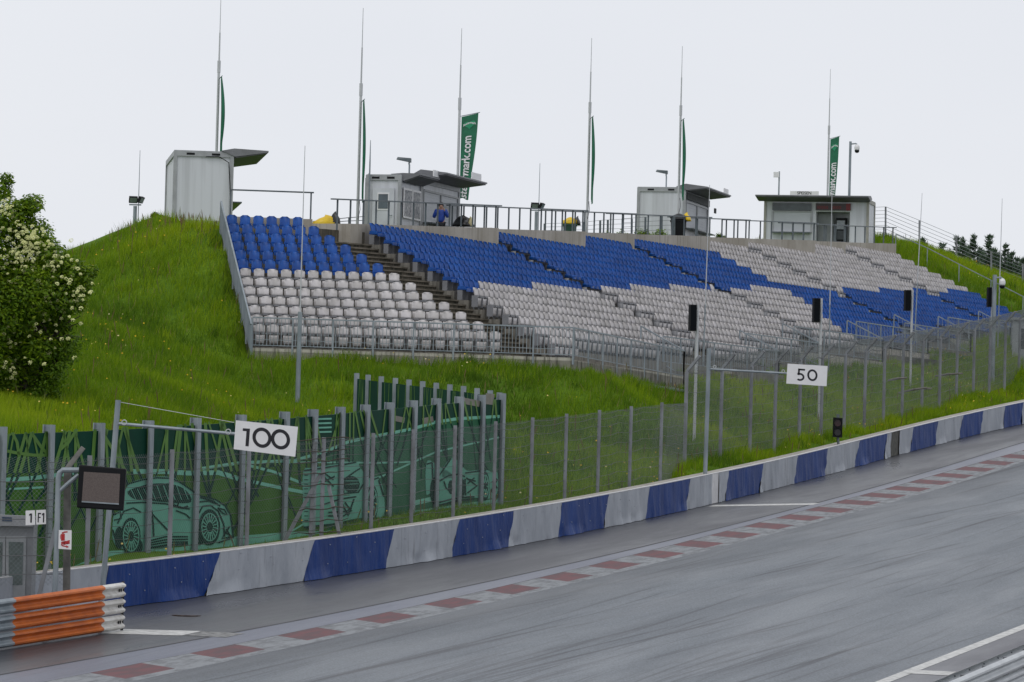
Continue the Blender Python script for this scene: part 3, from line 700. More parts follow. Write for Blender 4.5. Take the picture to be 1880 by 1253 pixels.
# railings on the parapet
pp=[LB(.0,-.8),LB(6.1,-.8)]; 
for p in pp:p[2]=zl
railing('top_railing','dark railing on the wall behind the top blue row of the left block',pp,h=1.02,post=2.3,bars=0,flatbar=True,mat=m_dsteel,ext0=.0,ext1=.1)
PR=[(-1.9,14.0,-.75,'above the blue rows beside the man in the blue jacket'),(13.2,28.0,-2.75,'before the green wheelie bin'),(27.6,38.3,-4.75,'below the fourth flag from the left'),(37.7,50.8,-5.75,'in front of the third kiosk and its dark bin'),(50.2,61,-7.75,'in the gap between the third and the farthest kiosk'),(60.3,74.2,-8.75,'in front of the shutter of the farthest kiosk'),(73.6,84.2,-10.75,'before the doorway of the farthest kiosk'),(83.4,95.5,-11.75,'ending at the right end of the stand')]
for t0,t1,k,w in PR:
    n=3; ps=[]
    for u in (t0,t1):
        p=S(u,k); p[2]=zprom(u); ps.append(p)
    # follow the stepping parapet: keep each post on its wall
    railing('top_railing','dark railing on the parapet '+w,ps,h=.92,post=1.25 if t0<30 else 1.7,bars=0,flatbar=True,mat=m_dsteel,ext0=.5,ext1=.5,postw=.07)
# ============================================================ KIOSKS
m_pan=NT('kiosk_panel'); vc=m_pan.geo(); st=m_pan.geo((3,3,.12)); c=m_pan.mix(m_pan.ramp(m_pan.noise(st,1.2,4,.6),.45,.75),(.58,.60,.64),(.44,.455,.48)); m_pan.base(c); m_pan.rough(.45); m_pan=m_pan.m
m_frame=M('kiosk_frame',(.36,.375,.39),.1,3,.5,.1); m_shut=M('roller_shutter',(.50,.525,.56),.05,1,.5); m_glass=M('window_glass',(.09,.12,.14),.2,2,.12)
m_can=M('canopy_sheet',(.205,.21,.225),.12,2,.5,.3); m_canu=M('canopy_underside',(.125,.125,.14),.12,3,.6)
m_sign=M('sign_white',(.74,.74,.75),.03,4,.45); m_ink=M('sign_ink',(.006,.006,.012),.1,3,.5); m_black=M('black_casing',(.006,.007,.009),.1,4,.55,spec=.2); m_red=M('sign_red',(.42,.012,.015),.05,4,.45); m_paper=M('poster_paper',(.5,.5,.5),.25,9,.6,c2=(.12,.13,.15))
m_darkin=M('dark_interior',(.05,.058,.06),.2,3,.7)
class Box:            # local frame of a kiosk: o = front-left-bottom corner, x along the front, y outwards, z up
    def __init__(s,o,hx,L,Wd,H): 
        s.o=np.asarray(o,float); s.x=V(math.cos(hx),math.sin(hx),0); s.y=V(math.sin(hx),-math.cos(hx),0); s.L,s.W,s.H=L,Wd,H
    def p(s,x,y,z): return s.o+s.x*x+s.y*y+UP*z
    def blk(s,mb,x0,x1,y0,y1,z0,z1,mi=0):
        q=s.p; return mb.hexa([q(x0,y0,z0),q(x1,y0,z0),q(x1,y1,z0),q(x0,y1,z0)],[q(x0,y0,z1),q(x1,y0,z1),q(x1,y1,z1),q(x0,y1,z1)],mi)
def container(t,B):
    mb=MB(); B.blk(mb,.06,B.L-.06,-B.W+.06,-.06,.05,B.H-.05); mb.build('wall_panels',m_pan,t)
    mb=MB(); e=.14
    for x in (0,B.L-e):
        for y in (-B.W,-e): B.blk(mb,x,x+e,y,y+e,0,B.H)
    for z in (0,B.H-.2):
        B.blk(mb,e,B.L-e,-.125,.0,z,z+.2); B.blk(mb,e,B.L-e,-B.W,-B.W+.125,z,z+.2)
        B.blk(mb,0,.125,-B.W+e,-e,z,z+.2); B.blk(mb,B.L-.125,B.L,-B.W+e,-e,z,z+.2)
    B.blk(mb,.02,B.L-.02,-B.W+.02,-.02,B.H-.03,B.H+.03)
    mb.build('frame',m_frame,t)
    # fork pockets along the roof beam of the end facing the track
    for y in (-B.W*.72,-B.W*.3): mb=MB(); B.blk(mb,-.006,.02,y-.16,y+.16,B.H-.145,B.H-.06); mb.build('fork_pocket',m_black,t)
def canopy(t,B,x0,x1,out,rise,drop,th=.06,name='canopy'):
    # sheet: flat strip over the roof edge then sloping out
    mb=MB(); q=B.p; z=B.H
    a=[q(x0,-.5,z+.06),q(x0,0,z+rise),q(x0,out,z+rise-drop),q(x0,out,z+rise-drop-th),q(x0,.05,z+rise-th-.26)]
    d=B.x*(x1-x0); mb.extrude(a,d); mb.build(name,m_can,t)
    mb=MB(); a=[q(x0+.05,.06,z+rise-th-.27),q(x0+.05,out-.05,z+rise-drop-th-.004),q(x0+.05,out-.05,z+rise-drop-th-.05),q(x0+.05,.06,z+rise-th-.31)]
    mb.extrude(a,B.x*(x1-x0-.1)); mb.build('canopy_lining',m_canu,t)
def shutterwall(t,B,x0,x1,n=2,z0=1.0,z1=2.25,counter=True):
    w=(x1-x0)/n
    for i in range(n):
        mb=MB(); 
        a,b=x0+w*i+.06,x0+w*(i+1)-.06
        for z in np.arange(z0,z1-.01,.125): B.blk(mb,a,b,-.06,-.045+.012*0,z,z+.118)
        mb.build('shutter',m_shut,t)
    mb=MB()
    for i in range(n+1): B.blk(mb,x0+w*i-.05,x0+w*i+.05,-.06,.012,z0-.05,z1+.05)
    B.blk(mb,x0+.05,x1-.05,-.06,.01,z1,z1+.08); B.blk(mb,x0+.05,x1-.05,-.06,.01,z0-.09,z0)
    mb.build('shutter_frame',m_frame,t)
    if counter:
        mb=MB(); B.blk(mb,x0,x1,.013,.38,z0-.1,z0-.05); mb.build('counter',M('counter_steel',(.10,.12,.13),.1,4,.35,.5),t)
def kz(t): return zprom(t)-.75
hE=R(8)
# kiosk 1: seen end on, front towards the right
kl=at(315,400,191.5); kl[2]=13.0; fx=R(97)
B=Box(kl+E1*2.38,fx,6.06,2.36,2.9); B.o[2]=13.3
t=thing('kiosk','pale grey container kiosk seen end on at the left end of the stand','kiosk',B.o)
container(t,B); canopy(t,B,-.05,6.0,1.35,.16,.05); shutterwall(t,B,.3,5.8,2,1.05,2.2)
mb=MB(); mb.tube([B.p(-.03,-1.1,2.7),B.p(-.05,-.6,2.72),B.p(-.05,-.2,2.5),B.p(-.03,-.1,1.2)],.02,6); mb.build('cable',m_black,t)
# kiosk 2: office box with a door, shutter kiosk behind it
h2=R(73.5); o2=at(735,412,194.5); o2[2]=13.05
B=Box(o2,h2,2.75,1.5,2.62); t=thing('kiosk','grey office kiosk with half glazed door, window and big canopy behind the man','kiosk',o2)
container(t,B)
mb=MB(); B.blk(mb,-.03,.0,-1.18,-.28,.06,2.1); mb.build('door',M('door_panel',(.55,.575,.61),.06,2,.45),t)
dr=t.children[-1]; mb=MB(); B.blk(mb,-.05,-.031,-.98,-.48,1.22,1.92); mb.build('door_window',m_sign,dr); mb=MB(); B.blk(mb,-.062,-.051,-.93,-.53,1.28,1.86); mb.build('pane',m_glass,dr)
mb=MB(); mb.tube([B.p(-.04,-.36,1.02),B.p(-.1,-.36,1.02),B.p(-.1,-.5,1.02)],.018,6); mb.build('handle',m_galv,dr)
for x0 in (.3,1.45):
    mb=MB(); B.blk(mb,x0,x0+1.1,0,.03,.95,2.15); w=mb.build('window',m_sign,t); mb=MB(); B.blk(mb,x0+.08,x0+1.02,.031,.04,1.03,2.07); mb.build('pane',m_paper,w)
canopy(t,B,.1,2.7,.75,.1,.02)
mb=MB(); B.blk(mb,1.9,2.6,.70,.74,2.72,2.98); mb.build('roof_sign',m_sign,t)
B2=Box(B.p(2.78,.0,0),h2,5.2,2.44,2.7); container(t,B2); shutterwall(t,B2,.25,4.95,2,1.0,2.2); canopy(t,B2,-.3,5.3,1.12,.34,.12)
mb=MB(); B2.blk(mb,3.2,4.5,1.06,1.1,2.92,3.2); mb.build('roof_sign',m_sign,t)
mb=MB(); mb.tube([B.p(.25,-1.45,0),B.p(.25,-1.45,2.7)],.03,8); mb.tube([B.p(-.12,-1.3,.2),B.p(-.12,-1.3,3.1),B.p(-.12,-1.3,4.0)],[.03,.03,.012],6); mb.build('vent_pipe',m_galv,t)
# kiosk 3
o3=at(1257,436,240); o3[2]=15.72; h3=R(76.5)
B=Box(o3,h3,6.0,2.44,2.85); B.o=o3
t=thing('kiosk','grey container kiosk with blank end wall and dark canopy, third from the left','kiosk',o3)
container(t,B); shutterwall(t,B,.3,5.7,2,.95,2.15); canopy(t,B,-.05,6.05,1.1,.2,.14)
mb=MB(); B.blk(mb,.2,5.9,.0,.05,2.3,2.62); mb.build('menu_board',m_darkin,t)
mb=MB(); B.blk(mb,4.3,5.4,1.04,1.08,2.9,3.15); mb.build('roof_sign',m_sign,t)
mb=MB(); B.blk(mb,5.2,5.55,.4,.46,1.95,2.2); mb.build('hanging_sign',m_black,t)
# end wall really is wider than one container: store box on the left
B3=Box(B.p(0,-2.46,0),h3,6.0,.0001,2.85)
# kiosk 4 facing the track
o4=at(1401,450,279.4); o4[2]=17.9; q4=at(1600,455,278)
h4=math.atan2(q4[1]-o4[1],q4[0]-o4[0]); L4=6.05
B=Box(o4,h4,L4,2.44,2.85); t=thing('kiosk','grey food kiosk with rooftop sign, white shutter and open doorway, farthest right','kiosk',o4)
q=B.p
mb=MB(); 
B.blk(mb,.06,3.0,-2.38,-.06,.05,2.8); B.blk(mb,3.0,5.99,-2.38,-1.35,.05,2.8); B.blk(mb,4.95,5.99,-1.35,-.06,.05,2.8); B.blk(mb,3.0,4.95,-1.35,-.06,2.15,2.8)
mb.build('wall_panels',m_pan,t)
mb=MB()
for x in (0,L4-.14):
    for y in (-2.44,-.14): B.blk(mb,x,x+.14,y,y+.14,0,2.85)
B.blk(mb,L4-.12,L4,-2.3,-.14,2.65,2.85); B.blk(mb,.14,L4-.14,-.12,0,2.7,2.85); B.blk(mb,.02,L4-.02,-2.42,-.13,2.82,2.88); mb.build('frame',M('kiosk_tan_frame',(.34,.335,.29),.1,3,.55),t)
shutterwall(t,B,.5,2.75,1,1.0,2.1)
mb=MB(); B.blk(mb,.5,2.75,.0,.1,2.2,2.62); mb.build('glass_box',M('smoked_glass',(.07,.09,.10),.2,3,.2),t)
mb=MB(); B.blk(mb,3.0,5.0,.0,.09,2.22,2.62); s_=mb.build('menu_board',M('board_dark',(.035,.02,.022),.1,3,.4),t)
mr_=M('board_red',(.16,.01,.012),.1,3,.5); mb=MB(); B.blk(mb,4.75,5.0,.091,.1,2.22,2.62); mb.build('red_end_panel',mr_,s_)
for a,b in ((3.1,3.75),(3.9,4.5)):
    mb=MB()
    for i in range(7):
        x=a+(b-a)*i/7; B.blk(mb,x,x+(b-a)/7*.62,.091,.098,2.30,2.47)
    o_=mb.build('board_lettering',mr_,s_)
mb=MB(); B.blk(mb,4.05,4.62,-1.3,-.75,.06,1.85); vm=mb.build('drinks_machine',m_black,t)
mb=MB(); B.blk(mb,4.1,4.57,-.749,-.735,1.2,1.7,0); B.blk(mb,4.14,4.53,-.749,-.735,.62,1.12,1); B.blk(mb,4.1,4.57,-.749,-.735,.1,.5,2); mb.build('machine_panels',[M('pale_panel',(.35,.38,.42),.2,8,.4),M('dark_panel',(.05,.06,.07),.2,8,.4),M('blue_panel',(.03,.06,.16),.2,8,.4)],vm)
mb=MB(); B.blk(mb,3.03,3.9,-.7,-.62,.06,2.1); mb.build('door_leaf',M('kiosk_door',(.20,.215,.22),.1,2,.5),t)
canopy(t,B,-.35,L4+.1,1.0,.22,.06)
mb=MB(); B.blk(mb,1.65,3.3,.92,.96,3.02,3.24); sg=mb.build('roof_sign',m_sign,t)
mb=MB(); text_on(mb,'SPEISEN',.24,q(2.47,.966,3.125),B.x,UP,bold=.004); mb.build('lettering',m_ink,sg)
# ------------------------------------------------ roof lamps and posts
def arealamp(base,h,label):
    t=thing('roof_lamp',label,'lamp',base); b=np.asarray(base,float); d=V(-.95,.1,0); mb=MB()
    mb.tube([b,b+UP*h*.8,b+UP*h*.9+d*.02,b+UP*h],.035,8); mb.build('pole',m_galv,t)
    mb=MB(); h0=b+UP*(h+.04); s_=V(.1,.95,0)*.17
    mb.hexa([h0-s_+d*-.06-UP*.07,h0+s_-d*.06-UP*.07,h0+s_*.8+d*.55-UP*.02+UP*.06,h0-s_*.8+d*.55-UP*.02+UP*.06],[h0-s_-d*.06+UP*.10,h0+s_-d*.06+UP*.10,h0+s_*.6+d*.5+UP*.14,h0-s_*.6+d*.5+UP*.14]); mb.build('lamp_head',m_dsteel,t)
p=at(751,330,198); arealamp(p,.72,'grey flat headed lamp on the roof of the office kiosk')
p=at(1223,345,242); arealamp(p,.70,'grey flat headed lamp on the roof of the third kiosk')
def floodpair(px,ybase,ytop,D,label,lab2,whip):
    b=at(px,ybase,D); tp=at(px,ytop,D); tp[0]=b[0]; t=thing('floodlight_mast',label,'floodlight',b); mb=MB()
    mb.tube([b-UP*1,V(b[0],b[1],tp[2]-.45)],.075,8); mb.build('pole',m_galv,t)
    c=V(b[0],b[1],tp[2]-.4); mb=MB(); mb.box(c,V(.24,0,0),V(0,.05,0),UP*.025); mb.build('crossbar',m_galv,t)
    for dx,yw,w in ((-.08,.2,.17),(.22,1.1,.15)):
        mb=MB(); ax=V(math.cos(yw),math.sin(yw),0); fw=V(math.sin(yw),-math.cos(yw),-.5); fw=nrm(fw); upv=np.cross(ax,-fw); upv=nrm(upv)
        cc=c+V(dx,-.05,.2); mb.box(cc,ax*w,fw*.06,upv*.13); l=mb.build('floodlight',m_black,t)
        mb=MB(); mb.box(cc+fw*.064,ax*(w-.03),fw*.003,upv*.10); mb.build('lens',M('flood_lens',(.22,.27,.25),.1,4,.2),l)
    if whip:
        w_=at(px+1,whip,D+1); t2=thing('lightning_rod',lab2,'lightning rod',V(b[0]+.1,b[1]+.4,b[2])); mb=MB(); x,y=b[0]+.1,b[1]+.4
        mb.tube([V(x,y,b[2]-1),V(x,y,c[2]),V(x,y,w_[2])],[.02,.018,.010],6); mb.build('rod',m_galv,t2)
floodpair(247,420,358,196,'twin dark floodlight on a mast on the left hilltop','hair thin rod rising behind the floodlight on the left hilltop',278)
floodpair(984,425,370,216,'twin dark floodlight on a mast behind the parapet, centre','hair thin rod rising behind the floodlight at the centre',302)
# white floodlight on a pole behind kiosk 4 and the dome camera mast
b=at(1428,430,285); t=thing('floodlight_mast','small white box floodlight on a thin pole behind the farthest kiosk','floodlight',b)
tp=at(1430,315,285); mb=MB(); mb.tube([b-UP,V(b[0],b[1],tp[2])],.045,8); mb.build('pole',m_galv,t)
mb=MB(); mb.box(V(b[0]-.17,b[1]-.05,tp[2]-.2),V(.16,0,0),V(0,.1,0),UP*.15); mb.build('floodlight',m_sign,t)
def domecam(b,ztop,r,arm,label):
    t=thing('camera_mast',label,'camera mast',b); mb=MB(); mb.tube([b-UP*.6,V(b[0],b[1],ztop)],r,10); mb.build('pole',m_galv,t)
    mb=MB(); e=V(b[0]+arm,b[1]-.1,ztop-.12); mb.tube([V(b[0],b[1],ztop-.15),e+V(-.08,0,.0),e+V(0,0,-.05)],.04,8); mb.build('arm',m_galv,t)
    mb=MB(); mb.lathe(e+V(0,0,-.38),[(.12,.0),(.15,.06),(.15,.2),(.10,.3),(.05,.33)],14); cm=mb.build('camera_housing',m_sign,t)
    mb=MB(); mb.lathe(e+V(0,0,-.55),[(.03,0),(.10,.03),(.135,.1),(.14,.168)],14); mb.build('dome',m_black,cm)
b=at(1557,450,284); domecam(b,at(1557,260,284)[2],.075,.38,'brown grey mast with a dome camera behind the farthest kiosk')
b=ghit(1822,705); domecam(b,at(1824,505,b[1])[2],.10,.36,'thick grey mast with a white dome camera by the right fence')
# ------------------------------------------------ bins and covers
m_green=M('bin_green',(.012,.06,.035),.15,4,.4); m_yel=M('bag_yellow',(.75,.52,.01),.06,3,.4,c2=(.6,.40,.01)); m_bag=M('bag_black',(.012,.013,.015),.2,6,.35)
def bin_(b,label,mat,sc=1,bag=True,logo=None,swap=False):
    t=thing('wheelie_bin',label,'bin',b); mb=MB(); b=np.asarray(b,float); w,d,h=.28*sc,.34*sc,.95*sc
    mb.hexa([b+V(-w*.8,-d*.8,.08),b+V(w*.8,-d*.8,.08),b+V(w*.8,d*.8,.08),b+V(-w*.8,d*.8,.08)],[b+V(-w,-d,h),b+V(w,-d,h),b+V(w,d,h),b+V(-w,d,h)])
    mb.hexa([b+V(-w-.03,-d-.03,h-.06),b+V(w+.03,-d-.03,h-.06),b+V(w+.03,d+.03,h-.06),b+V(-w-.03,d+.03,h-.06)],[b+V(-w-.03,-d-.03,h+.002),b+V(w+.03,-d-.03,h+.002),b+V(w+.03,d+.03,h+.002),b+V(-w-.03,d+.03,h+.002)])
    bo=mb.build('bin_body',mat,t)
    for sx in (-1,1):
        mb=MB(); mb.tube([b+V(sx*(w-.06),d*.7,.09),b+V(sx*(w+.0),d*.7,.09)],.09,10); mb.build('wheel',m_black,t)
    if logo:
        mb=MB(); text_on(mb,logo,.3,b+V(0,-d*.92-.03,h*.5),V(1,0,0),nrm(V(0,-.08,1))); mb.build('bin_logo',m_sign,bo)
    if bag:
        lump(t,b+V(.0,0,h+.02),(w*1.05,d*1.0,.26),m_bag if swap else m_yel,'bag_liner',3); lump(t,b+V(w*1.2,0,h-.02),(.13,d,.34) if not swap else (.20,d*.8,.34),m_yel if swap else m_bag,'bag_end',5)
def lump(t,c,r,mat,name,seed):
    rs_=random.Random(seed); n,m=14,8; mb=MB(); vs=[];fs=[]
    for j in range(m+1):
        th=math.pi/2*j/m*1.0
        for i in range(n):
            a=2*math.pi*i/n; w=1+.18*math.sin(3*a+seed)+.1*math.sin(5*a+j)+rs_.uniform(-.05,.05)
            vs.append((c[0]+r[0]*math.cos(a)*math.cos(th)*w,c[1]+r[1]*math.sin(a)*math.cos(th)*w,c[2]+r[2]*math.sin(th)*(1+.25*math.sin(a+seed))))
    for j in range(m):
        for i in range(n): fs.append((j*n+i,j*n+(i+1)%n,(j+1)*n+(i+1)%n,(j+1)*n+i))
    fs.append(tuple(range(n))[::-1]); mb.add(vs,fs); return mb.build(name,mat,t,smooth=True)
p=at(1046,425,221); p[2]=at(1046,455,221)[2]; bin_(p,'dark green wheelie bin with a yellow bag bulging out of its top',m_green,1.1,logo='DS')
p=at(1245,428,236); p[2]=at(1245,452,236)[2]; bin_(p,'dark wheelie bin under a black and yellow bag beside the third kiosk',m_black,1.3,swap=True)
p=at(601,411,190); t=thing('bag_cover','yellow bag with a black end slumped at the head of the stairway','bag',p); lump(t,p+V(-.1,0,-.1),(.5,.4,.36),m_yel,'yellow_bag',2); lump(t,p+V(.33,0,-.08),(.2,.3,.46),m_bag,'black_bag',4)
p=at(851,416,199); t=thing('bag_cover','dark bag with a pale yellow edge on the parapet right of the man','bag',p); lump(t,p,(.42,.4,.38),m_bag,'black_bag',6); lump(t,p+V(.25,0,0),(.14,.3,.34),M('bag_pale',(.5,.45,.25),.1,4,.5),'yellow_bag',7)
# ------------------------------------------------ the man in the blue jacket
def skin(name,joints,edges,radii,mat,parent,root=0,sub=2):
    me=bpy.data.meshes.new(name); off=WL[parent.name]; me.from_pydata([tuple(np.asarray(j)-off) for j in joints],edges,[]); me.materials.append(mat)
    o=bpy.data.objects.new(name,me); COL.objects.link(o); o.parent=parent; WL[o.name]=off
    md=o.modifiers.new('skin','SKIN'); me.skin_vertices.new() if not me.skin_vertices else None
    for i,r in enumerate(radii): me.skin_vertices[0].data[i].radius=(r,r) if not isinstance(r,tuple) else r
    me.skin_vertices[0].data[root].use_root=True; md.use_smooth_shade=True
    s=o.modifiers.new('sub','SUBSURF'); s.levels=sub; s.render_levels=sub; return o
pm=at(809,414,196.3); pm[2]=at(809,373.5,196.3)[2]-1.74
pt_=thing('person','man in a bright blue jacket and dark trousers holding both hands to his face','person',pm)
m_skin=M('skin',(.42,.24,.17),.08,6,.5); m_jk=M('jacket_blue',(.008,.055,.36),.12,6,.6); m_tr=M('trousers_dark',(.012,.014,.02),.1,6,.8); m_hair=M('hair_dark',(.012,.009,.007),.1,9,.7)
def pp_(x,y,z): return pm+V(x,-y,z)
J=[pp_(0,0,.95),pp_(0,0,1.15),pp_(0,0,1.38),pp_(0,.01,1.50),pp_(0,.03,1.58),pp_(0,.03,1.70),
   pp_(-.19,0,1.42),pp_(-.27,.10,1.16),pp_(-.10,.24,1.46),pp_(.19,0,1.42),pp_(.27,.12,1.18),pp_(.11,.22,1.50),
   pp_(-.10,0,.9),pp_(-.11,.02,.50),pp_(-.12,0,.08),pp_(-.13,.14,.04),pp_(.10,0,.9),pp_(.11,.02,.50),pp_(.12,0,.08),pp_(.13,.14,.04)]
Ed=[(0,1),(1,2),(2,3),(3,4),(4,5),(2,6),(6,7),(7,8),(2,9),(9,10),(10,11),(0,12),(12,13),(13,14),(14,15),(0,16),(16,17),(17,18),(18,19)]
body=skin('body',J,Ed,[.13,.13,.14,.06,.085,.075,.06,.045,.033,.06,.045,.033,.085,.06,.045,.035,.085,.06,.045,.035],m_skin,pt_)
for sx in (-1,1):       # fingers curled against the face
    w=pp_(.10*sx,.235,1.475)
    for i in range(5):
        a=w+V(-.02*sx*0+.012*(i-2)*1.0,-.0,.02); 
        ln=[.035,.06,.068,.062,.048][i]; j=[w,a+V(0,0,ln*.6),a+V(-.02*sx,.03,ln)]
        skin('finger',j,[(0,1),(1,2)],[.011,.010,.008],m_skin,body,0,1)
skin('jacket',[pp_(0,0,.93),pp_(0,0,1.12),pp_(0,0,1.36),pp_(0,.0,1.47),pp_(-.20,0,1.42),pp_(-.285,.10,1.15),pp_(-.13,.22,1.42),pp_(.20,0,1.42),pp_(.285,.12,1.17),pp_(.14,.20,1.44)],[(0,1),(1,2),(2,3),(2,4),(4,5),(5,6),(2,7),(7,8),(8,9)],[.175,.17,.18,.095,.095,.075,.055,.095,.075,.055],m_jk,pt_)
skin('trousers',[pp_(0,0,.95),pp_(-.1,0,.88),pp_(-.11,.02,.5),pp_(-.12,0,.12),pp_(.1,0,.88),pp_(.11,.02,.5),pp_(.12,0,.12)],[(0,1),(1,2),(2,3),(0,4),(4,5),(5,6)],[.15,.105,.08,.065,.105,.08,.065],m_tr,pt_)
mb=MB(); mb.lathe(pp_(0,-.015,1.60),[(.088,0),(.105,.06),(.098,.13),(.06,.175),(.01,.188)],14); mb.build('hair',m_hair,pt_,smooth=True)
mb=MB()
for sx in (-1,1): mb.lathe(pp_(.033*sx,.112,1.655),[(.002,-.012),(.012,0),(.002,.012)],8)
mb.build('eyes',m_ink,body); mb=MB(); mb.hexa([pp_(-.016,.105,1.60),pp_(.016,.105,1.60),pp_(.012,.14,1.605),pp_(-.012,.14,1.605)],[pp_(-.008,.105,1.65),pp_(.008,.105,1.65),pp_(.006,.115,1.65),pp_(-.006,.115,1.65)]); mb.build('nose',m_skin,body)
mb=MB(); mb.box(pp_(0,.107,1.575),V(.022,0,0),V(0,.006,0),UP*.005); mb.build('mouth',M('lips',(.30,.11,.09),.05,4,.5),body)
# ------------------------------------------------ flags
fl_m=NT('flag_green'); vf=fl_m.geo(); fl_m.base(fl_m.mix(fl_m.ramp(fl_m.noise(vf,2,3),.3,.7),(.004,.105,.05),(.006,.15,.072))); fl_m.rough(.6); fl_m=fl_m.m
m_heart=M('flag_heart',(.01,.26,.12),.05,3,.6); m_mast=M('mast_grey',(.50,.515,.53),.06,2,.4,.2)
def flag(px,ybase,ytop,D,f0,f1,kind,label,w=1.2,amp=.1):
    b=at(px,ybase,D); zt_=at(px,ytop,D)[2]; z0=at(px,f0,D)[2]; z1=at(px,f1,D)[2]; H=z0-z1
    t=thing('flagpole',label,'flagpole',b); x,y=b[0],b[1]
    mb=MB(); zm=z0+.3; mb.tube([V(x,y,b[2]-1.5),V(x,y,zm),V(x,y,zm+.001),V(x,y,zm+.5),V(x,y,zm+.51),V(x,y,zm+(zt_-zm)*.55),V(x,y,zm+(zt_-zm)*.551),V(x,y,zt_)],[.062,.055,.07,.07,.035,.03,.018,.012],8); mb.build('pole',m_mast,t)
    # cloth: hangs from a short arm at the top; narrow ones are gathered into folds
    N=26;Mx=12; vs=[];fs=[]; 
    if kind=='spread':
        def P(u,v):
            wd=w*(1-.42*v+.05*math.sin(v*5)); return V(x+.09+wd*u,y-.03-.10*math.sin(u*4+v*3)*v-.25*u,z0-H*v+ .16*u*(1-v)+.05*math.sin(u*5)*v)
    else:
        def P(u,v):
            sp=(.10+amp*math.sin(min(1,v*1.15)*math.pi*.9)) ; f=abs((u*5)%2-1)
            return V(x+.075+sp*(.35*u+.65*f)+(.05*v if kind=='in' else 0),y-.06-.34*u*.8+.10*math.sin(v*4+u*3),z0-H*v-.25*u*(v>.9)+.12*(1-v)*u)
    for j in range(N+1):
        for i in range(Mx+1): vs.append(P(i/Mx,j/N))
    for j in range(N):
        for i in range(Mx): o=j*(Mx+1)+i; fs.append((o,o+1,o+Mx+2,o+Mx+1))
    nv=len(vs); bk=[p+V(0,.012,0) for p in vs]; mb=MB(); mb.add(vs,fs); mb.add(bk,[f[::-1] for f in fs])
    cl=mb.build('flag',fl_m,t,smooth=True)
    mb=MB(); mb.tube([V(x,y,z0+.02),P(1,0)+V(.06,0,.03)],.018,6); mb.build('arm',m_galv,t)
    mb=MB(); mb.tube([V(x+.06,y-.07,z1-.1),V(x+.1,y-.09,z1-.5),V(x+.02,y-.07,z1-.9)],.012,5); mb.build('cord',m_black,t)
    if kind=='spread':
        def onto(mb,vf,u0,v0,su,sv,mi=0):
            vs_,fs_=vf; mb.add([P(min(.99,max(.01,u0+a*su)),v0+b*sv)+V(0,-.02,0) for a,b,_ in vs_],fs_,mi)
        # rows reading upwards: text x runs up the cloth
        tv,tf=text_geo('steiermark.com',1.0,.02); L_=max(p[0] for p in tv)-min(p[0] for p in tv)
        mb=MB(); s_=(.74 if w>.6 else .62)*H/L_
        mb.add([P(min(.99,.42-b*s_*1.15/(w*(1-.42*(.62-a*s_/H)))),.62-a*s_/H)+V(0,-.022,0) for a,b,_ in tv],tf); mb.build('lettering',m_sign,cl)
        hp=[]; 
        for i in range(40):
            q_=2*math.pi*i/40; hp.append((.022*16*math.sin(q_)**3,.022*(13*math.cos(q_)-5*math.cos(2*q_)-2*math.cos(3*q_)-math.cos(4*q_))))
        mb=MB(); vs_=[P(.5+a/.36*.36,.115-bb*.155)+V(0,-.02,0) for a,bb in hp]; c_=P(.5,.115)+V(0,-.02,0)
        mb.add([c_]+vs_,[(0,1+i,1+(i+1)%40) for i in range(40)]); mb.build('heart',m_heart,cl)
        tv,tf=text_geo('Steiermark',1.0,.02); L_=max(p[0] for p in tv)-min(p[0] for p in tv); mb=MB()
        mb.add([P(.5+a/L_*.78,.105-bb*.036-.012*math.cos(a/L_*5))+V(0,-.028,0) for a,bb,_ in tv],tf); mb.build('heart_lettering',m_sign,cl)
    return t
flag(397,300,0,203,147,281,'in','green flag gathered on a tall pole behind the container at far left',amp=.17)
flag(656,412,15,195.5,190,362,'in','narrow furled green flag on the pole left of the office kiosk',amp=.10)
flag(838,420,52,203.5,215,366,'spread','open green flag with white lettering and heart above the office kiosk',w=.70)
flag(1077,436,70,222,220,366,'in','furled green flag on the pole right of the centre floodlight',amp=.12)
flag(1244,440,85,236.5,224,360,'in','furled green flag in front of the third kiosk',amp=.13)
flag(1517,450,127,285,256,402,'spread','smaller looking open green lettered flag behind the farthest kiosk',w=.5)
# ------------------------------------------------ lightning rods and loudspeaker posts standing in the grass
def rod(px,ybase,ymid,pxt,ytop,label,r0=.055,D=None):
    b=ghit(px,ybase) if D is None else at(px,ybase,D); D=b[1]; t=thing('lightning_rod',label,'lightning rod',b); mb=MB()
    m=at(px+(pxt-px)*(ybase-ymid)/(ybase-ytop),ymid,D); e=at(pxt,ytop,D); mb.tube([b-UP*.3,m],[r0,r0*.9],8); mb.build('pole',m_galv,t); mb=MB(); mb.tube([m,m+(e-m)*.5,e],[.028,.02,.012],6); mb.build('rod',m_mast,t)
rod(546,742,573,560,268,'tall grey mast with a thin tip in the grass before the left block',.085)
rod(1290,690,560,1303,340,'thin pale rod just right of the nearest loudspeaker post',.03,196)
rod(1521,690,560,1528,330,'thin pale rod just right of the second loudspeaker post',.03,215)
rod(1678,640,520,1693,355,'thin pale rod just right of the third loudspeaker post',.03,236)
rod(1832,626,520,1840,365,'thin pale rod just right of the dome camera mast',.03,252)
WO='nearest second third farthest'.split()
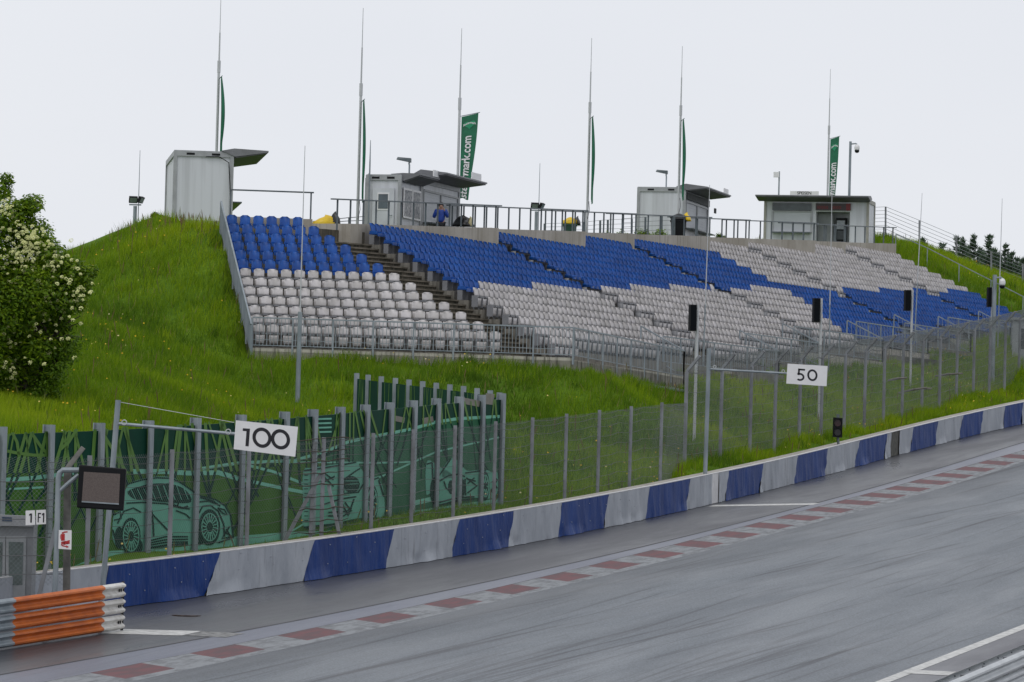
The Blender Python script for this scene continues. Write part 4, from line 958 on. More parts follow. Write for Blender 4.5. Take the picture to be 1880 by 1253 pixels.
def speaker(px,ybase,pxt,ytop,h,wd,label,D=None):
    b=ghit(px,ybase) if D is None else at(px,ybase,D); D=b[1]; e=at(pxt,ytop,D); t=thing('loudspeaker_post',label,'loudspeaker'  ,b,None)
    mb=MB(); mb.tube([b-UP*.3,e],.055,8); mb.build('pole',m_mast,t)
    s_=9000/D; c=at(pxt-wd*.55-3,ytop+h/2,D-.2); ux=nrm(V(1,.25,0)); mb=MB(); mb.box(c,ux*(wd/2/s_),V(-ux[1],ux[0],0)*.13,UP*(h/2/s_)); sp=mb.build('speaker_column',m_black,t)
    mb=MB(); mb.box(c-V(-ux[1],ux[0],0)*.136,ux*(wd/2/s_*.8),V(0,.004,0),UP*(h/2/s_*.94)); mb.build('grille',M('speaker_grille',(.006,.008,.011),.2,60,.8,spec=.1),sp)
    mb=MB()
    for q in (.25,.75): mb.bar(c+UP*(h/s_)*(q-.5)+V(0,.05,0),V(e[0],e[1],c[2]+(h/s_)*(q-.5)),.05,.05)
    mb.build('bracket',m_galv,t)
speaker(1274,812,1281,560,48,12,'black column loudspeaker on the pale post nearest the stand front')
speaker(1503,775,1508,548,44,12,'black column loudspeaker on a post above the 50 board')
speaker(1671,712,1675,533,38,11,'black column loudspeaker on a post in front of the blue rows')
speaker(1816,690,1823,528,36,7,'black column loudspeaker partly hidden behind the thick camera mast')
# ============================================================ CHAIN-LINK FENCES
m_wire=M('fence_wire',(.17,.19,.20),.1,3,.5,.3); m_wired=M('fence_cable',(.06,.065,.07),.1,3,.5,.3); m_rust=M('rusty_wire',(.075,.062,.05),.2,8,.8)
m_gpost=M('fence_post',(.27,.285,.31),.18,2,.55,.3,0,(1,1,.5),c2=(.16,.165,.175))
def prism(mb,a,b,r,mi=0):
    d=nrm(b-a); q=np.cross(d,V(.3,.9,.2)); q=nrm(q); s_=np.cross(d,q); vs=[]
    for p in (a,b):
        for k in range(3):
            an=2*math.pi*k/3; vs.append(p+(q*math.cos(an)+s_*math.sin(an))*r)
    mb.add(vs,[(0,1,4,3),(1,2,5,4),(2,0,3,5)],mi)
def netting(name,parent,line,h0,h1,pitch,r,mat):
    # crossing straight wires between two heights along a polyline of ground points
    L_=[0]; 
    for a,b in zip(line[:-1],line[1:]): L_.append(L_[-1]+np.linalg.norm((b-a)[:2]))
    def P(s,h):
        s=min(max(s,0),L_[-1]); i=min(max(0,np.searchsorted(L_,s)-1),len(line)-2); u=(s-L_[i])/(L_[i+1]-L_[i]); p=line[i]+(line[i+1]-line[i])*u; return p+UP*h
    H=h1-h0; mb=MB(); s=-H
    while s<L_[-1]:
        for sg in (0,1):
            a,b=(s,s+H) ; ha,hb=(h0,h1) if sg==0 else (h1,h0)
            a2,b2=max(a,0),min(b,L_[-1])
            if b2-a2<.05: continue
            ka=ha+(hb-ha)*(a2-a)/H; kb=ha+(hb-ha)*(b2-a)/H
            nseg=max(1,int((b2-a2)/1.7))
            for q in range(nseg):
                u0,u1=q/nseg,(q+1)/nseg; prism(mb,P(a2+(b2-a2)*u0,ka+(kb-ka)*u0),P(a2+(b2-a2)*u1,ka+(kb-ka)*u1),r)
        s+=pitch
    return mb.build(name,mat,parent),P,L_[-1]
def cables(name,parent,P,L_,hs,r,mat,step=3.2,sag=.06,ph=0):
    mb=MB()
    for h in hs:
        n=max(1,int(L_/step))
        for i in range(n):
            pts=[P(L_*(i+u)/n,h-sag*4*u*(1-u)*(1 if h>1 else .3)) for u in (0,.25,.5,.75,1)]
            for a,b in zip(pts[:-1],pts[1:]): prism(mb,a,b,r)
    return mb.build(name,mat,parent)
# fence right behind the barrier wall
F1H=3.35
pl=[BP(Y,.85,0) for Y in np.concatenate([[bar_at(60,.85)[1]],[bar_at(p,.85)[1] for p in (145,300,440,578,668,747,822,896,967,1030,1090,1150,1205)]])]
_p=at(1259,800,163.9); _p[2]=float(zt(163.9))-.2; pl.append(_p)
t=thing('debris_fence','tall chain-link debris fence with square posts standing right behind the barrier wall','fence',pl[3])
nt_,P1,L1=netting('netting',t,pl,.7,F1H,.105,.0022,m_wire)
cables('cables',t,P1,L1,[.8,1.15,1.45,1.75,2.05,2.35,2.65,2.95,3.18,3.33],.007,m_wired)
for i,p in enumerate(pl):
    if i in (0,len(pl)-1): continue
    mb=MB(); d=nrm(pl[min(i+1,len(pl)-1)]-pl[i-1]); mb.bar(p+UP*.1,p+UP*(F1H+.06),.10,.12,up=V(0,1,0)); mb.build('post',m_gpost,t)
# bundled, repaired bay with a leaning strut
p=pl[4]; mb=MB(); mb.bar(p+V(-.28,-.05,.5),p+V(-.22,-.05,3.3),.09,.09,up=V(0,1,0)); mb.build('post',m_gpost,t)
mb=MB(); mb.bar(p+V(-1.0,-.1,.6),p+V(-.05,-.05,2.5),.10,.10); mb.build('strut',m_gpost,t)
mb=MB(); mb.bar(p+V(.55,-.1,.6),p+V(.15,-.05,2.2),.08,.08); mb.build('strut',m_gpost,t)
mb=MB(); rs=random.Random(9)
for h in (.95,1.25,1.55,1.85,2.15,2.45,2.75,3.0,3.3):
    a=p+V(-.75,-.12,h); pts=[a+V(.18*i,-.02*rs.random(),.05*i*.3+rs.uniform(-.03,.03)) for i in range(9)]; mb.tube(pts,[.008]+[rs.uniform(.010,.018) for _ in range(7)]+[.008],5)
mb.build('wire_splices',m_rust,t)
# set-back fence with outward cranked tops
px2=[1258,1323,1377,1422,1467,1507,1549,1586,1621,1655,1691,1723,1754,1785,1814,1842,1868,1895,1920]
def f2D(px): return 1/(1/164.+(1/240.-1/164.)*(px-1258)/(1868-1258))
def f2(px):
    D=f2D(px); p=at(px,800,D); p[2]=float(zt(D))+1.05-.2*(px-1258)/610; return p
pl2=[f2(p) for p in px2]
t=thing('debris_fence','long debris fence with cranked tops set back in the grass behind the 50 board','fence',pl2[3])
F2H=3.15
nt_,P2,L2=netting('netting',t,pl2,.05,F2H,.13,.0028,m_wire)
cables('cables',t,P2,L2,[.35,.7,1.05,1.4,1.75,2.1,2.45,2.8],.007,m_wired,4,.05)
cables('top_cable',t,P2,L2,[3.15],.018,m_wired,4,.10)
CR=V(.42,-.22,.52)
def P2c(s,h): return P2(s,F2H)+CR*h
mb=MB()
for s in np.arange(0,L2,.13):
    for q in (0,1):
        if s+.6<L2: prism(mb,P2c(s,0 if q else 1),P2c(s+.6,1 if q else 0),.003)
mb.build('netting',m_wire,t)
mb=MB()
for i in range(int(L2/2)):
    prism(mb,P2c(i*2,1),P2c(i*2+2,1),.010); prism(mb,P2c(i*2,.5),P2c(i*2+2,.5),.010)
mb.build('top_cable',m_wired,t)
for p in pl2:
    mb=MB(); mb.bar(p-UP*.2,p+UP*F2H,.12,.13,up=V(0,1,0)); mb.bar(p+UP*F2H,p+UP*F2H+CR,.09,.09); mb.build('post',m_gpost,t)
for (pa,pb_,ya,yb,dh) in ((1630,1665,699,694,0),(1650,1702,722,712,0),(1690,1710,716,714,0),(1716,1768,691,686,0)):
    D=f2D((pa+pb_)/2)-.25; mb=MB(); a,b=at(pa,ya,D),at(pb_,yb,D); mb.tube([a,(a+b)/2+V(0,0,.03),b],[.045,.06,.04],6); mb.build('loose_rail',M('weathered_rail',(.20,.19,.17),.2,6,.8),t)
# ============================================================ GREEN MURAL WALL
WP=[(-60,113),(0,114),(88,115.8),(180,117.6),(270,119.8),(357,122.3),(440,125),(520,127.8),(572,130),(622,132.3),(668,134.5),(712,136.7),(755,138.8),(798,141),(840,143),(880,145),(917,146.8)]
def wq(px,D):
    p=at(px,860,D); p[2]=float(zt(D))+.30; return p
wpts=[wq(*q) for q in WP]; WH=3.52
t=thing('mural_wall','green noise wall with a mural of line drawn racing cars between steel posts','mural wall',wpts[8]); mural=t
m_g0=M('mural_dark_green',(.005,.050,.030),.12,1.5,.7,c2=(.004,.038,.024),spec=.12); m_g1=M('mural_olive',(.050,.140,.016),.15,.9,.7,c2=(.036,.11,.013),spec=.12); m_g2=M('mural_mid_green',(.030,.135,.066),.12,1,.7,c2=(.022,.105,.052),spec=.12)
m_lime=M('mural_lime',(.085,.20,.028),.1,1,.7); m_teal=M('mural_teal',(.19,.47,.36),.08,1,.7,c2=(.15,.40,.30),spec=.12); m_ln=M('mural_line',(.004,.040,.026),.05,1,.7,spec=.1)
for i in range(len(wpts)-1):
    a,b=wpts[i],wpts[i+1]; mb=MB(); n=nrm(np.cross(b-a,UP)); 
    if n[1]>0:n=-n
    mb.hexa([a-n*.06-UP*.4,b-n*.06-UP*.4,b-UP*.4,a-UP*.4],[a-n*.06+UP*(WH-.14),b-n*.06+UP*(WH-.14),b+UP*(WH-.14),a+UP*(WH-.14)]); mb.build('panel',m_g0,t)
for p in wpts:
    mb=MB(); c=p-V(0,.02,0)+UP*(WH/2-.15); u=nrm(V(.35,.93,0)); s_=V(u[1],-u[0],0)
    for sx,w_,d_ in ((-1,.012,.11),(1,.012,.11)): mb.box(c+u*0+s_*.10*sx,s_*w_,u*d_,UP*(WH/2+.2))
    mb.box(c,s_*.09,u*.012,UP*(WH/2+.199)); mb.build('post',m_galv,t)
# mural layers: drawn on the panel planes
SEGN=[]
for i in range(len(wpts)-1):
    a,b=wpts[i],wpts[i+1]; d=(b-a); n=nrm(np.cross(V(d[0],d[1],0),UP)); n=-n if n[1]>0 else n; SEGN.append((a,b,n))
def onwall(px,py,lift):
    d=ray(px,py); o=V(0,0,ZC); best=None
    for i,(a,b,n) in enumerate(SEGN):
        D=np.dot(a-o,n)/np.dot(d,n); p=o+d*D; u=np.dot((p-a)[:2],(b-a)[:2])/np.dot((b-a)[:2],(b-a)[:2])
        if (0<=u<=1) or (i==0 and u<0) or (i==len(SEGN)-1 and u>1): best=p+n*lift; break
    return best
def ribbon(mb,pts,w,lift,mi=0,step=9):
    w=w*1.25
    q=[]
    for (x0,y0),(x1,y1) in zip(pts[:-1],pts[1:]):
        n=max(1,int(math.hypot(x1-x0,y1-y0)/step)); q+=[(x0+(x1-x0)*i/n,y0+(y1-y0)*i/n) for i in range(n)]
    q.append(pts[-1]); vs=[]
    for i,(x,y) in enumerate(q):
        a=q[max(0,i-1)];b=q[min(len(q)-1,i+1)]; dx,dy=b[0]-a[0],b[1]-a[1]; L_=math.hypot(dx,dy) or 1; nx,ny=-dy/L_*w/2,dx/L_*w/2
        vs+= [onwall(x+nx,y+ny,lift),onwall(x-nx,y-ny,lift)]
    mb.add(vs,[(2*i,2*i+2,2*i+3,2*i+1) for i in range(len(q)-1)],mi)
def region(mb,top,bot,lift,mi=0,step=6):     # area between two polylines y(x)
    x0=max(top[0][0],bot[0][0]);x1=min(top[-1][0],bot[-1][0]); xs=np.arange(x0,x1+step*.5,step); xs[-1]=x1
    yt=np.interp(xs,[p[0] for p in top],[p[1] for p in top]);yb=np.interp(xs,[p[0] for p in bot],[p[1] for p in bot]); vs=[]
    for x,a,b in zip(xs,yt,yb):
        b=max(a,b); 
        for q in range(4): vs.append(onwall(x,a+(b-a)*q/3,lift))
    mb.add(vs,[(4*i+q,4*i+q+1,4*i+4+q+1,4*i+4+q) for i in range(len(xs)-1) for q in range(3)],mi)
def smooth_closed(pts,n=4):
    out=[];N=len(pts)
    for i in range(N):
        p0,p1,p2,p3=[np.array(pts[(i+k-1)%N],float) for k in range(4)]
        for j in range(n):
            u=j/n; out.append(tuple(.5*((2*p1)+(p2-p0)*u+(2*p0-5*p1+4*p2-p3)*u*u+(-p0+3*p1-3*p2+p3)*u**3)))
    return out
def blob(mb,pts,lift,mi=0):
    c=(sum(p[0] for p in pts)/len(pts),sum(p[1] for p in pts)/len(pts))
    rings=[[(c[0]+(p[0]-c[0])*f,c[1]+(p[1]-c[1])*f) for p in pts] for f in (.25,.5,.75,1)]
    vs=[onwall(*c,lift)]; 
    for r_ in rings: vs+=[onwall(x,y,lift) for x,y in r_]
    n=len(pts); fs=[(0,1+i,1+(i+1)%n) for i in range(n)]
    for k in range(3): fs+=[(1+k*n+i,1+(k+1)*n+i,1+(k+1)*n+(i+1)%n,1+k*n+(i+1)%n) for i in range(n)]
    mb.add(vs,fs,mi)
def ell(cx_,cy_,rx,ry,n=22): return [(cx_+rx*math.cos(2*math.pi*i/n),cy_+ry*math.sin(2*math.pi*i/n)) for i in range(n)]
mb=MB()
# ground areas
region(mb,[(-30,872),(140,866),(240,866),(450,868),(560,846),(600,838)],[(-30,1120),(600,1100)],.006,1)
region(mb,[(600,838),(640,812),(755,789),(800,775),(840,769),(917,765)],[(600,1010),(917,970)],.006,2)
region(mb,[(-30,1062),(130,1042),(200,1012),(330,1005),(440,984),(520,978),(600,975),(700,955),(760,938),(830,928),(917,915)],[(-30,1120),(200,1110),(917,985)],.009,3)
# pale bands of the painted track
for pts,w in (([(-30,884),(60,878),(140,868)],6),([(0,899),(80,895)],3),([(240,866),(300,866),(345,869),(400,868),(440,880)],7),([(360,862),(400,856),(440,850),(540,846),(600,828),(640,811),(755,788),(800,775),(840,769),(917,765)],4.5),([(436,850),(500,866),(560,890)],4),([(520,850),(570,849),(700,850),(760,848)],2.5),([(640,890),(700,875),(760,848),(800,830),(917,803)],2.5),([(755,925),(800,915),(830,905)],7),([(440,880),(520,897),(560,905)],5),([(430,1005),(520,985),(560,960)],2.5)):
    ribbon(mb,pts,w,.012,3)
# crowd stand and clutter on the painted horizon
for y in (770,778,786,794): ribbon(mb,[(575,y),(608,y-1)],2.5,.012,3)
ribbon(mb,[(722,768),(742,772)],8,.012,4); ribbon(mb,[(845,735),(880,742)],9,.012,4); ribbon(mb,[(890,732),(906,734)],16,.012,4); ribbon(mb,[(775,774),(795,770)],9,.012,4)
mb.build('mural_background',[m_g0,m_g1,m_g2,m_teal,M('mural_brown',(.17,.16,.12),.2,3,.4)],t)
# tyre-mark strokes: lime over the dark band, dark over the olive ground
rs=random.Random(21); mb=MB(); 
def hor(x): return float(np.interp(x,[-30,140,450,560,640,755,917],[870,866,866,846,811,788,765]))
def wtop(x): return float(np.interp(x,[-30,0,180,357,440,572,668,755,840,917],[796,793,785,775,770,760,751,744,736,730]))
x=-20
while x<905:
    x+=rs.uniform(7,19) if x<560 else rs.uniform(6,14); lean=rs.uniform(-.55,.55); w=rs.uniform(2.5,5) if x<560 else rs.uniform(1.5,3)
    yt,yh=wtop(x)+3,hor(x); 
    ribbon(mb,[(x-lean*(yh-yt)*.6,yt),(x,yh)],w,.015,0,14)
    dn=rs.uniform(35,130)
    ribbon(mb,[(x,yh),(x+lean*dn*.5,yh+dn*.55),(x+lean*dn*1.1,min(yh+dn,hor(x)+150))],w*.8,.015,1,14)
for pts in ([(8,835),(14,800),(22,796),(30,812),(34,838)],[(0,826),(30,832),(60,836),(90,836)],[(60,800),(75,822),(85,832)],[(110,825),(125,812),(140,788)],[(190,800),(215,840),(232,870)]): ribbon(mb,pts,4.5,.018,0)
mb.build('mural_strokes',[m_lime,m_ln],t)
def tr(o,s,pts): return [(o[0]+x/s,o[1]+y/s) for x,y in pts]
m_car=M('mural_car_teal',(.14,.38,.29),.08,1,.7,c2=(.11,.32,.24),spec=.12)
# car 1: coupe seen three-quarter front
o1=((190,850),6.265); c1=lambda *p: tr(o1[0],o1[1],p)
mb=MB()
blob(mb,smooth_closed(c1((95,760),(112,600),(190,530),(235,340),(300,235),(440,185),(600,160),(780,168),(880,225),(980,290),(1070,360),(1150,392),(1280,420),(1390,490),(1450,590),(1470,720),(1485,860),(1310,915),(1100,930),(960,945),(510,990),(300,1010),(150,965),(100,880)),3),.020,0)
def lines(mb,ps,w,lift=.032,mi=1):
    for p in ps: ribbon(mb,p,w,lift,mi,7)
blob(mb,smooth_closed(c1((265,330),(420,268),(540,240),(740,240),(870,275),(960,340),(1000,450),(860,465),(700,455),(440,430),(330,410)),3),.026,1)
for k in range(9): lines(mb,[c1((300+k*75,300-(k>2)*40),(360+k*75,425))],1.1,.034,0)
lines(mb,[c1((250,250),(440,195),(600,172),(770,178),(860,220),(980,300),(1080,375),(1280,425),(1390,495),(1450,600),(1468,730),(1482,858),(1310,918)),c1((545,245),(590,420)),c1((250,465),(420,455),(700,470),(880,520),(980,530)),c1((540,540),(560,700),(565,850)),c1((520,560),(780,830)),c1((820,550),(930,590),(985,640)),c1((510,900),(700,850),(960,850)),c1((510,925),(700,885),(960,880)),c1((510,950),(700,915),(960,910)),c1((150,700),(220,560),(330,520),(420,570)),c1((1070,600),(1130,500),(1220,490),(1310,560),(1370,700),(1380,850)),c1((1300,520),(1360,580),(1410,600),(1380,540),(1300,520)),c1((1100,400),(1250,440),(1330,500)),c1((1080,450),(1200,440),(1280,470)),c1((110,600),(180,560),(190,640),(110,660)),c1((1380,800),(1480,850),(1350,870),(1440,730)),c1((1400,760),(1450,860)),c1((95,770),(130,900),(190,985))],2.3)
lines(mb,[c1((510,980),(700,950),(960,930)),c1((800,420),(790,480),(840,500),(850,450),(810,425)),c1((830,500),(900,520),(960,500))],3.2)
blob(mb,c1(*ell(170,860,55,125)),.030,1)
def wheel(mb,c,rx,ry,rr,sp,conv,mi=1):
    blob(mb,conv(*ell(c[0],c[1],rx,ry)),.038,mi); e=conv(*ell(c[0],c[1],rx*rr,ry*rr)); ribbon(mb,e+[e[0]],1.5,.044,0,5)
    for k in range(sp):
        a=2*math.pi*k/sp; lines(mb,[conv((c[0]+rx*.28*math.cos(a),c[1]+ry*.28*math.sin(a)),(c[0]+rx*rr*.96*math.cos(a+.1),c[1]+ry*rr*.96*math.sin(a+.1)))],1.6,.044,0)
wheel(mb,(300,845),112,215,.80,18,c1); wheel(mb,(1205,740),122,208,.76,18,c1); blob(mb,c1(*ell(1100,850,55,95)),.030,1); blob(mb,c1(*ell(400,960,40,75)),.030,1)
mb.build('mural_car',[m_car,m_ln],t)
# car 2: closed-cockpit racer from the front
c2=lambda *p: tr((540,740),4.817,p); mb=MB()
blob(mb,smooth_closed(c2((75,600),(160,575),(350,545),(540,520),(575,570),(640,640),(720,660),(765,710),(788,820),(785,1000),(640,1020),(560,1020),(360,1060),(80,1095),(72,850)),3),.020,0)
blob(mb,c2(*ell(500,722,72,75)),.028,1)
lines(mb,[c2((75,600),(350,560),(540,525)),c2((400,700),(470,650),(540,600),(575,580)),c2((420,700),(430,800),(560,790),(600,720)),c2((250,900),(400,850),(540,830)),c2((410,880),(470,1000),(520,850)),c2((440,880),(500,960)),c2((240,610),(340,680)),c2((240,640),(340,740)),c2((250,700),(350,650)),c2((640,680),(620,760),(620,860)),c2((740,680),(785,830)),c2((560,1030),(360,1070),(80,1100)),c2((290,970),(450,960),(500,930)),c2((290,1000),(430,1000),(480,960)),c2((640,645),(690,680),(740,660))],2.3)
lines(mb,[c2((80,600+40*k),(115,600+40*k)) for k in range(12)],1.3)
lines(mb,[c2((440,690),(560,690)),c2((440,720),(560,715)),c2((430,770),(570,765))],1.0,.036,0)
wheel(mb,(680,882),52,160,.8,8,c2)
mb.build('mural_car',[m_car,m_ln],t)
# car 3: open-wheeler
c3=lambda *p: tr((740,690),4.64,p); mb=MB()
blob(mb,smooth_closed(c3((190,750),(238,735),(245,850),(300,850),(345,770),(400,705),(450,715),(490,760),(540,810),(620,805),(700,800),(760,830),(800,830),(796,1000),(720,1050),(600,1040),(430,1060),(300,1095),(220,1000),(190,1005)),3),.020,0)
lines(mb,[c3((190,755),(240,740)),c3((240,740),(245,900)),c3((300,850),(400,705)),c3((480,730),(510,760),(490,790)),c3((520,830),(620,815),(700,805)),c3((300,900),(380,850),(470,840),(520,860)),c3((530,870),(620,940),(540,1000)),c3((300,1080),(430,1045),(600,1030)),c3((310,1100),(440,1070),(600,1050)),c3((340,900),(360,960),(420,1000)),c3((520,880),(525,1020)),c3((760,840),(795,900)),c3((750,900),(795,960)),c3((740,990),(795,880)),c3((540,880),(610,900)),c3((540,920),(600,870))],2.2)
blob(mb,c3(*ell(262,980,40,115)),.028,1); blob(mb,c3(*ell(490,960,30,90)),.028,1); blob(mb,c3(*ell(400,950,24,60)),.028,1)
wheel(mb,(690,940),36,125,.75,8,c3)
mb.build('mural_car',[m_car,m_ln],t)
# second wall running back up the slope from the corner
BK=[(917,147.2),(900,148.4),(876,149.8),(851,151.2),(826,152.6),(801,154),(776,155.4),(751,156.8),(726,158.2),(700,159.6),(676,161),(655,162.2)]
BT=[726,722,718,714,711,708,705,702,699,696,693,690]
t=thing('mural_wall','shorter green wall with lime strokes running back up the grass behind the mural','mural wall',at(800,800,154))
bw_=[]; 
for (px,D),y in zip(BK,BT):
    p=at(px,y,D); bw_.append(p)
for i in range(len(bw_)-1):
    a,b=bw_[i],bw_[i+1]; mb=MB(); o=V(0,.06,0); dn=UP*3.4
    mb.hexa([a-dn,b-dn,b+o-dn,a+o-dn],[a-UP*.1,b-UP*.1,b+o-UP*.1,a+o-UP*.1]); pn=mb.build('panel',m_g0,t)
    mb=MB()
    for k in range(4):
        u=rs.uniform(.1,.9);v=u+rs.uniform(-.4,.4); p=a+(b-a)*u-UP*.12-V(0,.012,0); q=a+(b-a)*min(1,max(0,v))-UP*2.4-V(0,.012,0); w=nrm(b-a)*.025; mb.quad(p-w,p+w,q+w,q-w)
    mb.build('lime_strokes',m_lime,pn)
for p in bw_:
    mb=MB(); mb.box(p-UP*1.6+V(0,-.02,0),V(.085,0,0),V(0,.05,0),UP*1.68); mb.build('post',m_galv,t)
# ============================================================ DISTANCE BOARDS
def flat_text(mb,body,px,py,D,hpx,tilt,ux=None,bold=.02,sx=1):
    o=at(px,py,D); s_=hpx/9000*D/.73; u=at(px+1,py+tilt,D)-o; u=nrm(u); w=nrm(np.cross(np.cross(u,UP),u)); w=nrm(UP-u*np.dot(UP,u)); text_on(mb,body,s_,o,u,w,0,sx,bold)
def slab(mb,quad_px,D,th,mi=0):
    q=[at(x,y,D) for x,y in quad_px]; return mb.hexa([p for p in q],[p+V(0,th,0) for p in q],mi)
def ringstroke(mb,cx_,cy_,rx,ry,w,D,n=40,tilt=0,a0=0,a1=2*math.pi):
    vs=[]
    for i in range(n+1):
        a=a0+(a1-a0)*i/n
        for s_ in (-.5,.5):
            x=(rx+w*s_)*math.cos(a);y=(ry+w*s_)*math.sin(a); vs.append(at(cx_+x,cy_+y+tilt*x,D))
    mb.add(vs,[(2*i,2*i+2,2*i+3,2*i+1) for i in range(n)])
def poly_px(mb,pts,D): mb.add([at(x,y,D) for x,y in pts],[tuple(range(len(pts)))])
D1=108.4
t=thing('distance_board','white 100 board hung on the arm of a leaning grey pole','distance board',at(188,1085,D1))
mb=MB(); mb.tube([at(186,1112,D1),at(217,735,D1)],.062,10); mb.build('pole',m_galv,t)
mb=MB(); mb.tube([at(215,778,D1),at(432,797,D1)],.036,8); mb.build('arm',m_galv,t)
mb=MB(); prism(mb,at(217,738,D1),at(430,776,D1),.006); 
for cx_,cy_ in ((228,776),(419,793)):
    pts=[at(cx_+4.5*math.cos(a),cy_+4.5*math.sin(a),D1-.03) for a in np.linspace(0,2*math.pi,13)]; mb.tube(pts,.012,5)
mb.build('stay_wire',m_mast,t)
mb=MB(); slab(mb,[(429,825),(542,839),(547,784),(433,772)],D1-.06,.03); bd=mb.build('board',m_sign,t)
mb=MB(); D=D1-.064
poly_px(mb,[(446,786.5),(459,787.5),(456.5,820),(450.5,819.5),(452.5,792),(445.5,791.5)],D)
ringstroke(mb,481,804,14.5,15.5,6.2,D,tilt=.09); ringstroke(mb,515,807,14.5,15.5,6.2,D,tilt=.09); mb.build('numerals',m_ink,bd)
D2=float(bar_at(1296)[1])+.9
t=thing('distance_board','white 50 board on the arm of a straight grey pole behind the barrier','distance board',at(1294,900,D2))
mb=MB(); mb.tube([at(1293.5,905,D2),at(1302,640,D2)],.072,10); mb.build('pole',m_galv,t)
mb=MB(); mb.tube([at(1302,678,D2),at(1446,686,D2)],.035,8); mb.build('arm',m_galv,t)
mb=MB()
for cx_,cy_ in ((1312,674),(1438,682)): mb.tube([at(cx_+2.6*math.cos(a),cy_+2.6*math.sin(a),D2-.03) for a in np.linspace(0,2*math.pi,13)],.012,5)
mb.build('eye_bolts',m_mast,t)
mb=MB(); slab(mb,[(1443.5,704.5),(1517.5,709.5),(1519.5,672.5),(1446,668)],D2-.06,.03); bd=mb.build('board',m_sign,t)
mb=MB(); D=D2-.064; ringstroke(mb,1491.5,689.3,7.6,9,3.6,D,tilt=.06)
poly_px(mb,[(1465.5,677),(1478,677.8),(1477.8,681),(1465.3,680.2)],D); poly_px(mb,[(1465.5,677),(1468.8,677.2),(1467.8,689),(1464.4,688.6)],D)
ringstroke(mb,1468.6,692.4,6.6,5.6,3.4,D,tilt=.06,a0=-2.3,a1=2.3,n=24); mb.build('numerals',m_ink,bd)
# ============================================================ TRAFFIC LIGHT BEHIND THE BARRIER
D=float(bar_at(1537)[1])+.7; b=at(1540,815,D); t=thing('signal_light','small dark two lamp traffic light on a short post above the barrier','traffic light',b); s_=9000/D
mb=MB(); mb.tube([at(1540,828,D),at(1538,800,D)],.05,8); mb.tube([at(1538,767,D),at(1539,761,D)],.06,8); mb.build('post',m_dsteel,t)
mb=MB(); slab(mb,[(1529,802.5),(1546,804),(1547,768),(1530,766.5)],D-.1,.2); h=mb.build('housing',m_black,t)
for y,mt in ((777,M('lens_red',(.045,.005,.008),.1,3,.3)),(794,M('lens_dark',(.014,.013,.015),.1,3,.3))):
    c=at(1538,y,D-.105); mb=MB(); mb.tube([c,c+V(0,-.02,0)],6.2/s_,16); mb.build('lens',mt,h)
    mb=MB(); pts=[]; n=14
    vs=[]
    for i in range(n+1):
        a=math.pi*(-.1+1.2*i/n)
        for dy,r in ((0,7.4),(-.16,7.0)): vs.append(c+V(math.cos(a)*r/s_,dy,math.sin(a)*r/s_))
    mb.add(vs,[(2*i,2*i+2,2*i+3,2*i+1) for i in range(n)]); mb.build('visor',m_black,h)
# ============================================================ NEAR LEFT: SCREEN, SIGNS, GATE
DL=104.6
t=thing('display_board','switched off square display panel in a black frame on a bent steel pole','display',at(102,1100,DL))
mb=MB(); mb.tube([at(100,1112,DL),at(104,1000,DL),at(107,880,DL),at(109,869,DL),at(115,863.5,DL),at(145,863.5,DL)],.06,10); mb.tube([at(109,902,DL),at(144,872,DL)],.045,8); mb.build('pole',m_galv,t)
mb=MB(); slab(mb,[(140.5,932.5),(226,938.5),(231.5,861),(145,853.5)],DL-.2,.22); cs=mb.build('casing',m_black,t)
md=cs.modifiers.new('bevel','BEVEL'); md.width=.03; md.segments=3
sc=NT('led_panel'); vc=sc.geo(); sc.base(sc.mix(sc.ramp(sc.noise(vc,60,2),.35,.65),(.085,.066,.060),(.125,.10,.092))); sc.rough(.6)
mb=MB(); slab(mb,[(150,922.5),(218,927),(220.5,870.5),(154,866.5)],DL-.212,.012); mb.build('led_panel',sc.m,cs)
mb=MB(); slab(mb,[(150,922.5),(218,927),(218,924.6),(150,920.1)],DL-.22,.012); mb.build('panel_edge',m_galv,cs)
def plate(px,label,txt,quad_px,D,draw):
    t=tagm=None; mb=MB(); slab(mb,quad_px,D,.02); o=mb.build('sign_plate',m_sign,base=at(quad_px[0][0],quad_px[0][1],D)); tag(o,label,'sign')
    mb=MB(); draw(mb,D-.004); mb.build('lettering',m_ink if txt!='r' else m_red,o); return o
def d1(mb,D): poly_px(mb,[(55.5,943),(59,943.2),(58.4,960),(55.4,959.8),(55.9,946.5),(53.4,947.6),(53.4,945)],D)
def dF(mb,D):
    poly_px(mb,[(69.5,942),(71.6,942),(71,959.5),(68.9,959.3)],D); poly_px(mb,[(71.6,942),(75.4,942.2),(75.3,944.6),(71.5,944.4)],D); poly_px(mb,[(71.3,949),(74.6,949.2),(74.5,951.4),(71.2,951.2)],D)
    poly_px(mb,[(78.6,942.2),(81.6,942.3),(81,959.8),(78.6,959.6),(79,946),(77,947),(77,944.8)],D)
plate(0,'small white plate with a black 1 on the fence beside the cabin','k',[(47,964.5),(64.5,964),(64,937),(47,938)],DL+.4,d1)
plate(0,'small white plate reading F1 on the fence beside the cabin','k',[(66.5,963.5),(84.5,962.5),(84,936),(66.5,937)],DL+.4,dF)
